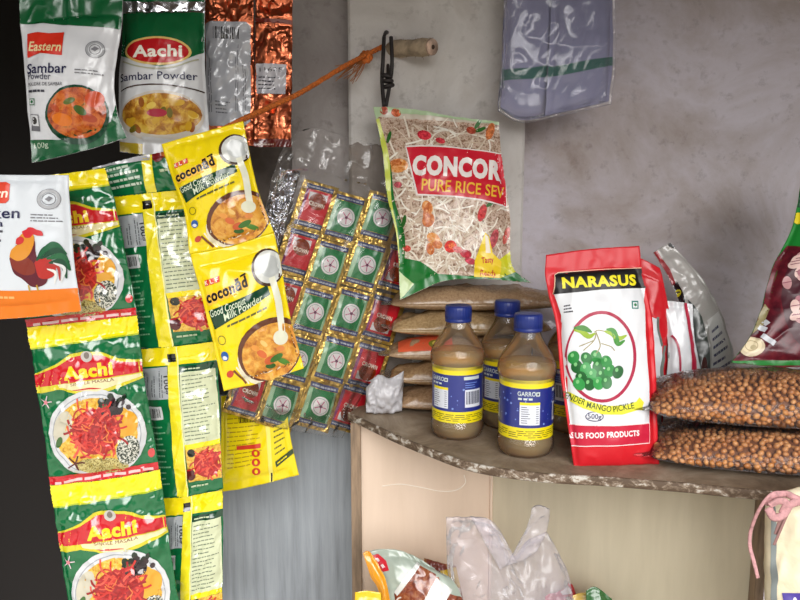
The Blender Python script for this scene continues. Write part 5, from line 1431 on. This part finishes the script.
mb = MB(); mb.add(*ribbon([P(786, 493, Y0), P(772, 494, Y0 - .004), P(760, 508, Y0), P(751, 530, Y0 + .02), P(750, 546, Y0 + .02), P(754, 562, Y0 + .015), P(758, 578, Y0 + .012)], .0024)); mb.build('tie_end', [m_pink], t)
mb = MB(); mb.add(*ribbon([P(783, 512, Y0 - .008), P(780, 522, Y0 - .004), P(776, 534, Y0 - .002)], .003)); mb.add(*ribbon([P(790, 508, Y0 - .008), P(783, 524, Y0 - .006), P(774, 545, Y0 - .004)], .0018)); mb.build('tie_end', [plain('dark_pink_tie', (150, 112, 108), .8)], t)
# ================================================================== daylight
w = bpy.data.worlds.new('world'); C.world = w; w.use_nodes = True
nt = w.node_tree
bg = nt.nodes['Background']
tc = nt.nodes.new('ShaderNodeTexCoord'); sx = nt.nodes.new('ShaderNodeSeparateXYZ'); nt.links.new(tc.outputs['Generated'], sx.inputs[0])
# overcast street: dim ground and house fronts below, a bright band of sky above them on the open side
def cramp(src, stops):
    r = nt.nodes.new('ShaderNodeValToRGB'); e = r.color_ramp.elements
    while len(e) < len(stops): e.new(.5)
    for k, (p, v) in enumerate(stops): e[k].position = p; e[k].color = (v, v, v, 1)
    nt.links.new(src, r.inputs[0]); return r
ad = nt.nodes.new('ShaderNodeMath'); ad.operation = 'MULTIPLY_ADD'; ad.inputs[1].default_value = .5; ad.inputs[2].default_value = .5
nt.links.new(sx.outputs['Z'], ad.inputs[0])
rz = cramp(ad.outputs[0], [(0, .02), (.50, .04), (.56, .05), (.60, 1.0), (1, 1.0)])
mul = nt.nodes.new('ShaderNodeMath'); mul.operation = 'MULTIPLY'; mul.inputs[1].default_value = 2.6
nt.links.new(rz.outputs[0], mul.inputs[0])
# brightest cloud patch, behind the photographer and well up
dt = nt.nodes.new('ShaderNodeVectorMath'); dt.operation = 'DOT_PRODUCT'
Lv = Vector((.15, -.88, .43)).normalized(); dt.inputs[1].default_value = Lv
nt.links.new(tc.outputs['Generated'], dt.inputs[0])
rp = cramp(dt.outputs['Value'], [(0, 0), (.90, 0), (.965, 1), (1, 1)])
m3 = nt.nodes.new('ShaderNodeMath'); m3.operation = 'MULTIPLY_ADD'; m3.inputs[1].default_value = 16
nt.links.new(rp.outputs[0], m3.inputs[0]); nt.links.new(mul.outputs[0], m3.inputs[2])
bg.inputs[0].default_value = (1.0, .985, .965, 1)
nt.links.new(m3.outputs[0], bg.inputs[1])
C.view_settings.view_transform = 'Standard'
C.view_settings.look = 'None'
C.view_settings.gamma = 1
C.view_settings.use_curve_mapping = False
C.view_settings.exposure = -0.97
C.cycles.max_bounces = 10
C.cycles.transparent_max_bounces = 24
C.cycles.caustics_reflective = False
C.cycles.caustics_refractive = False
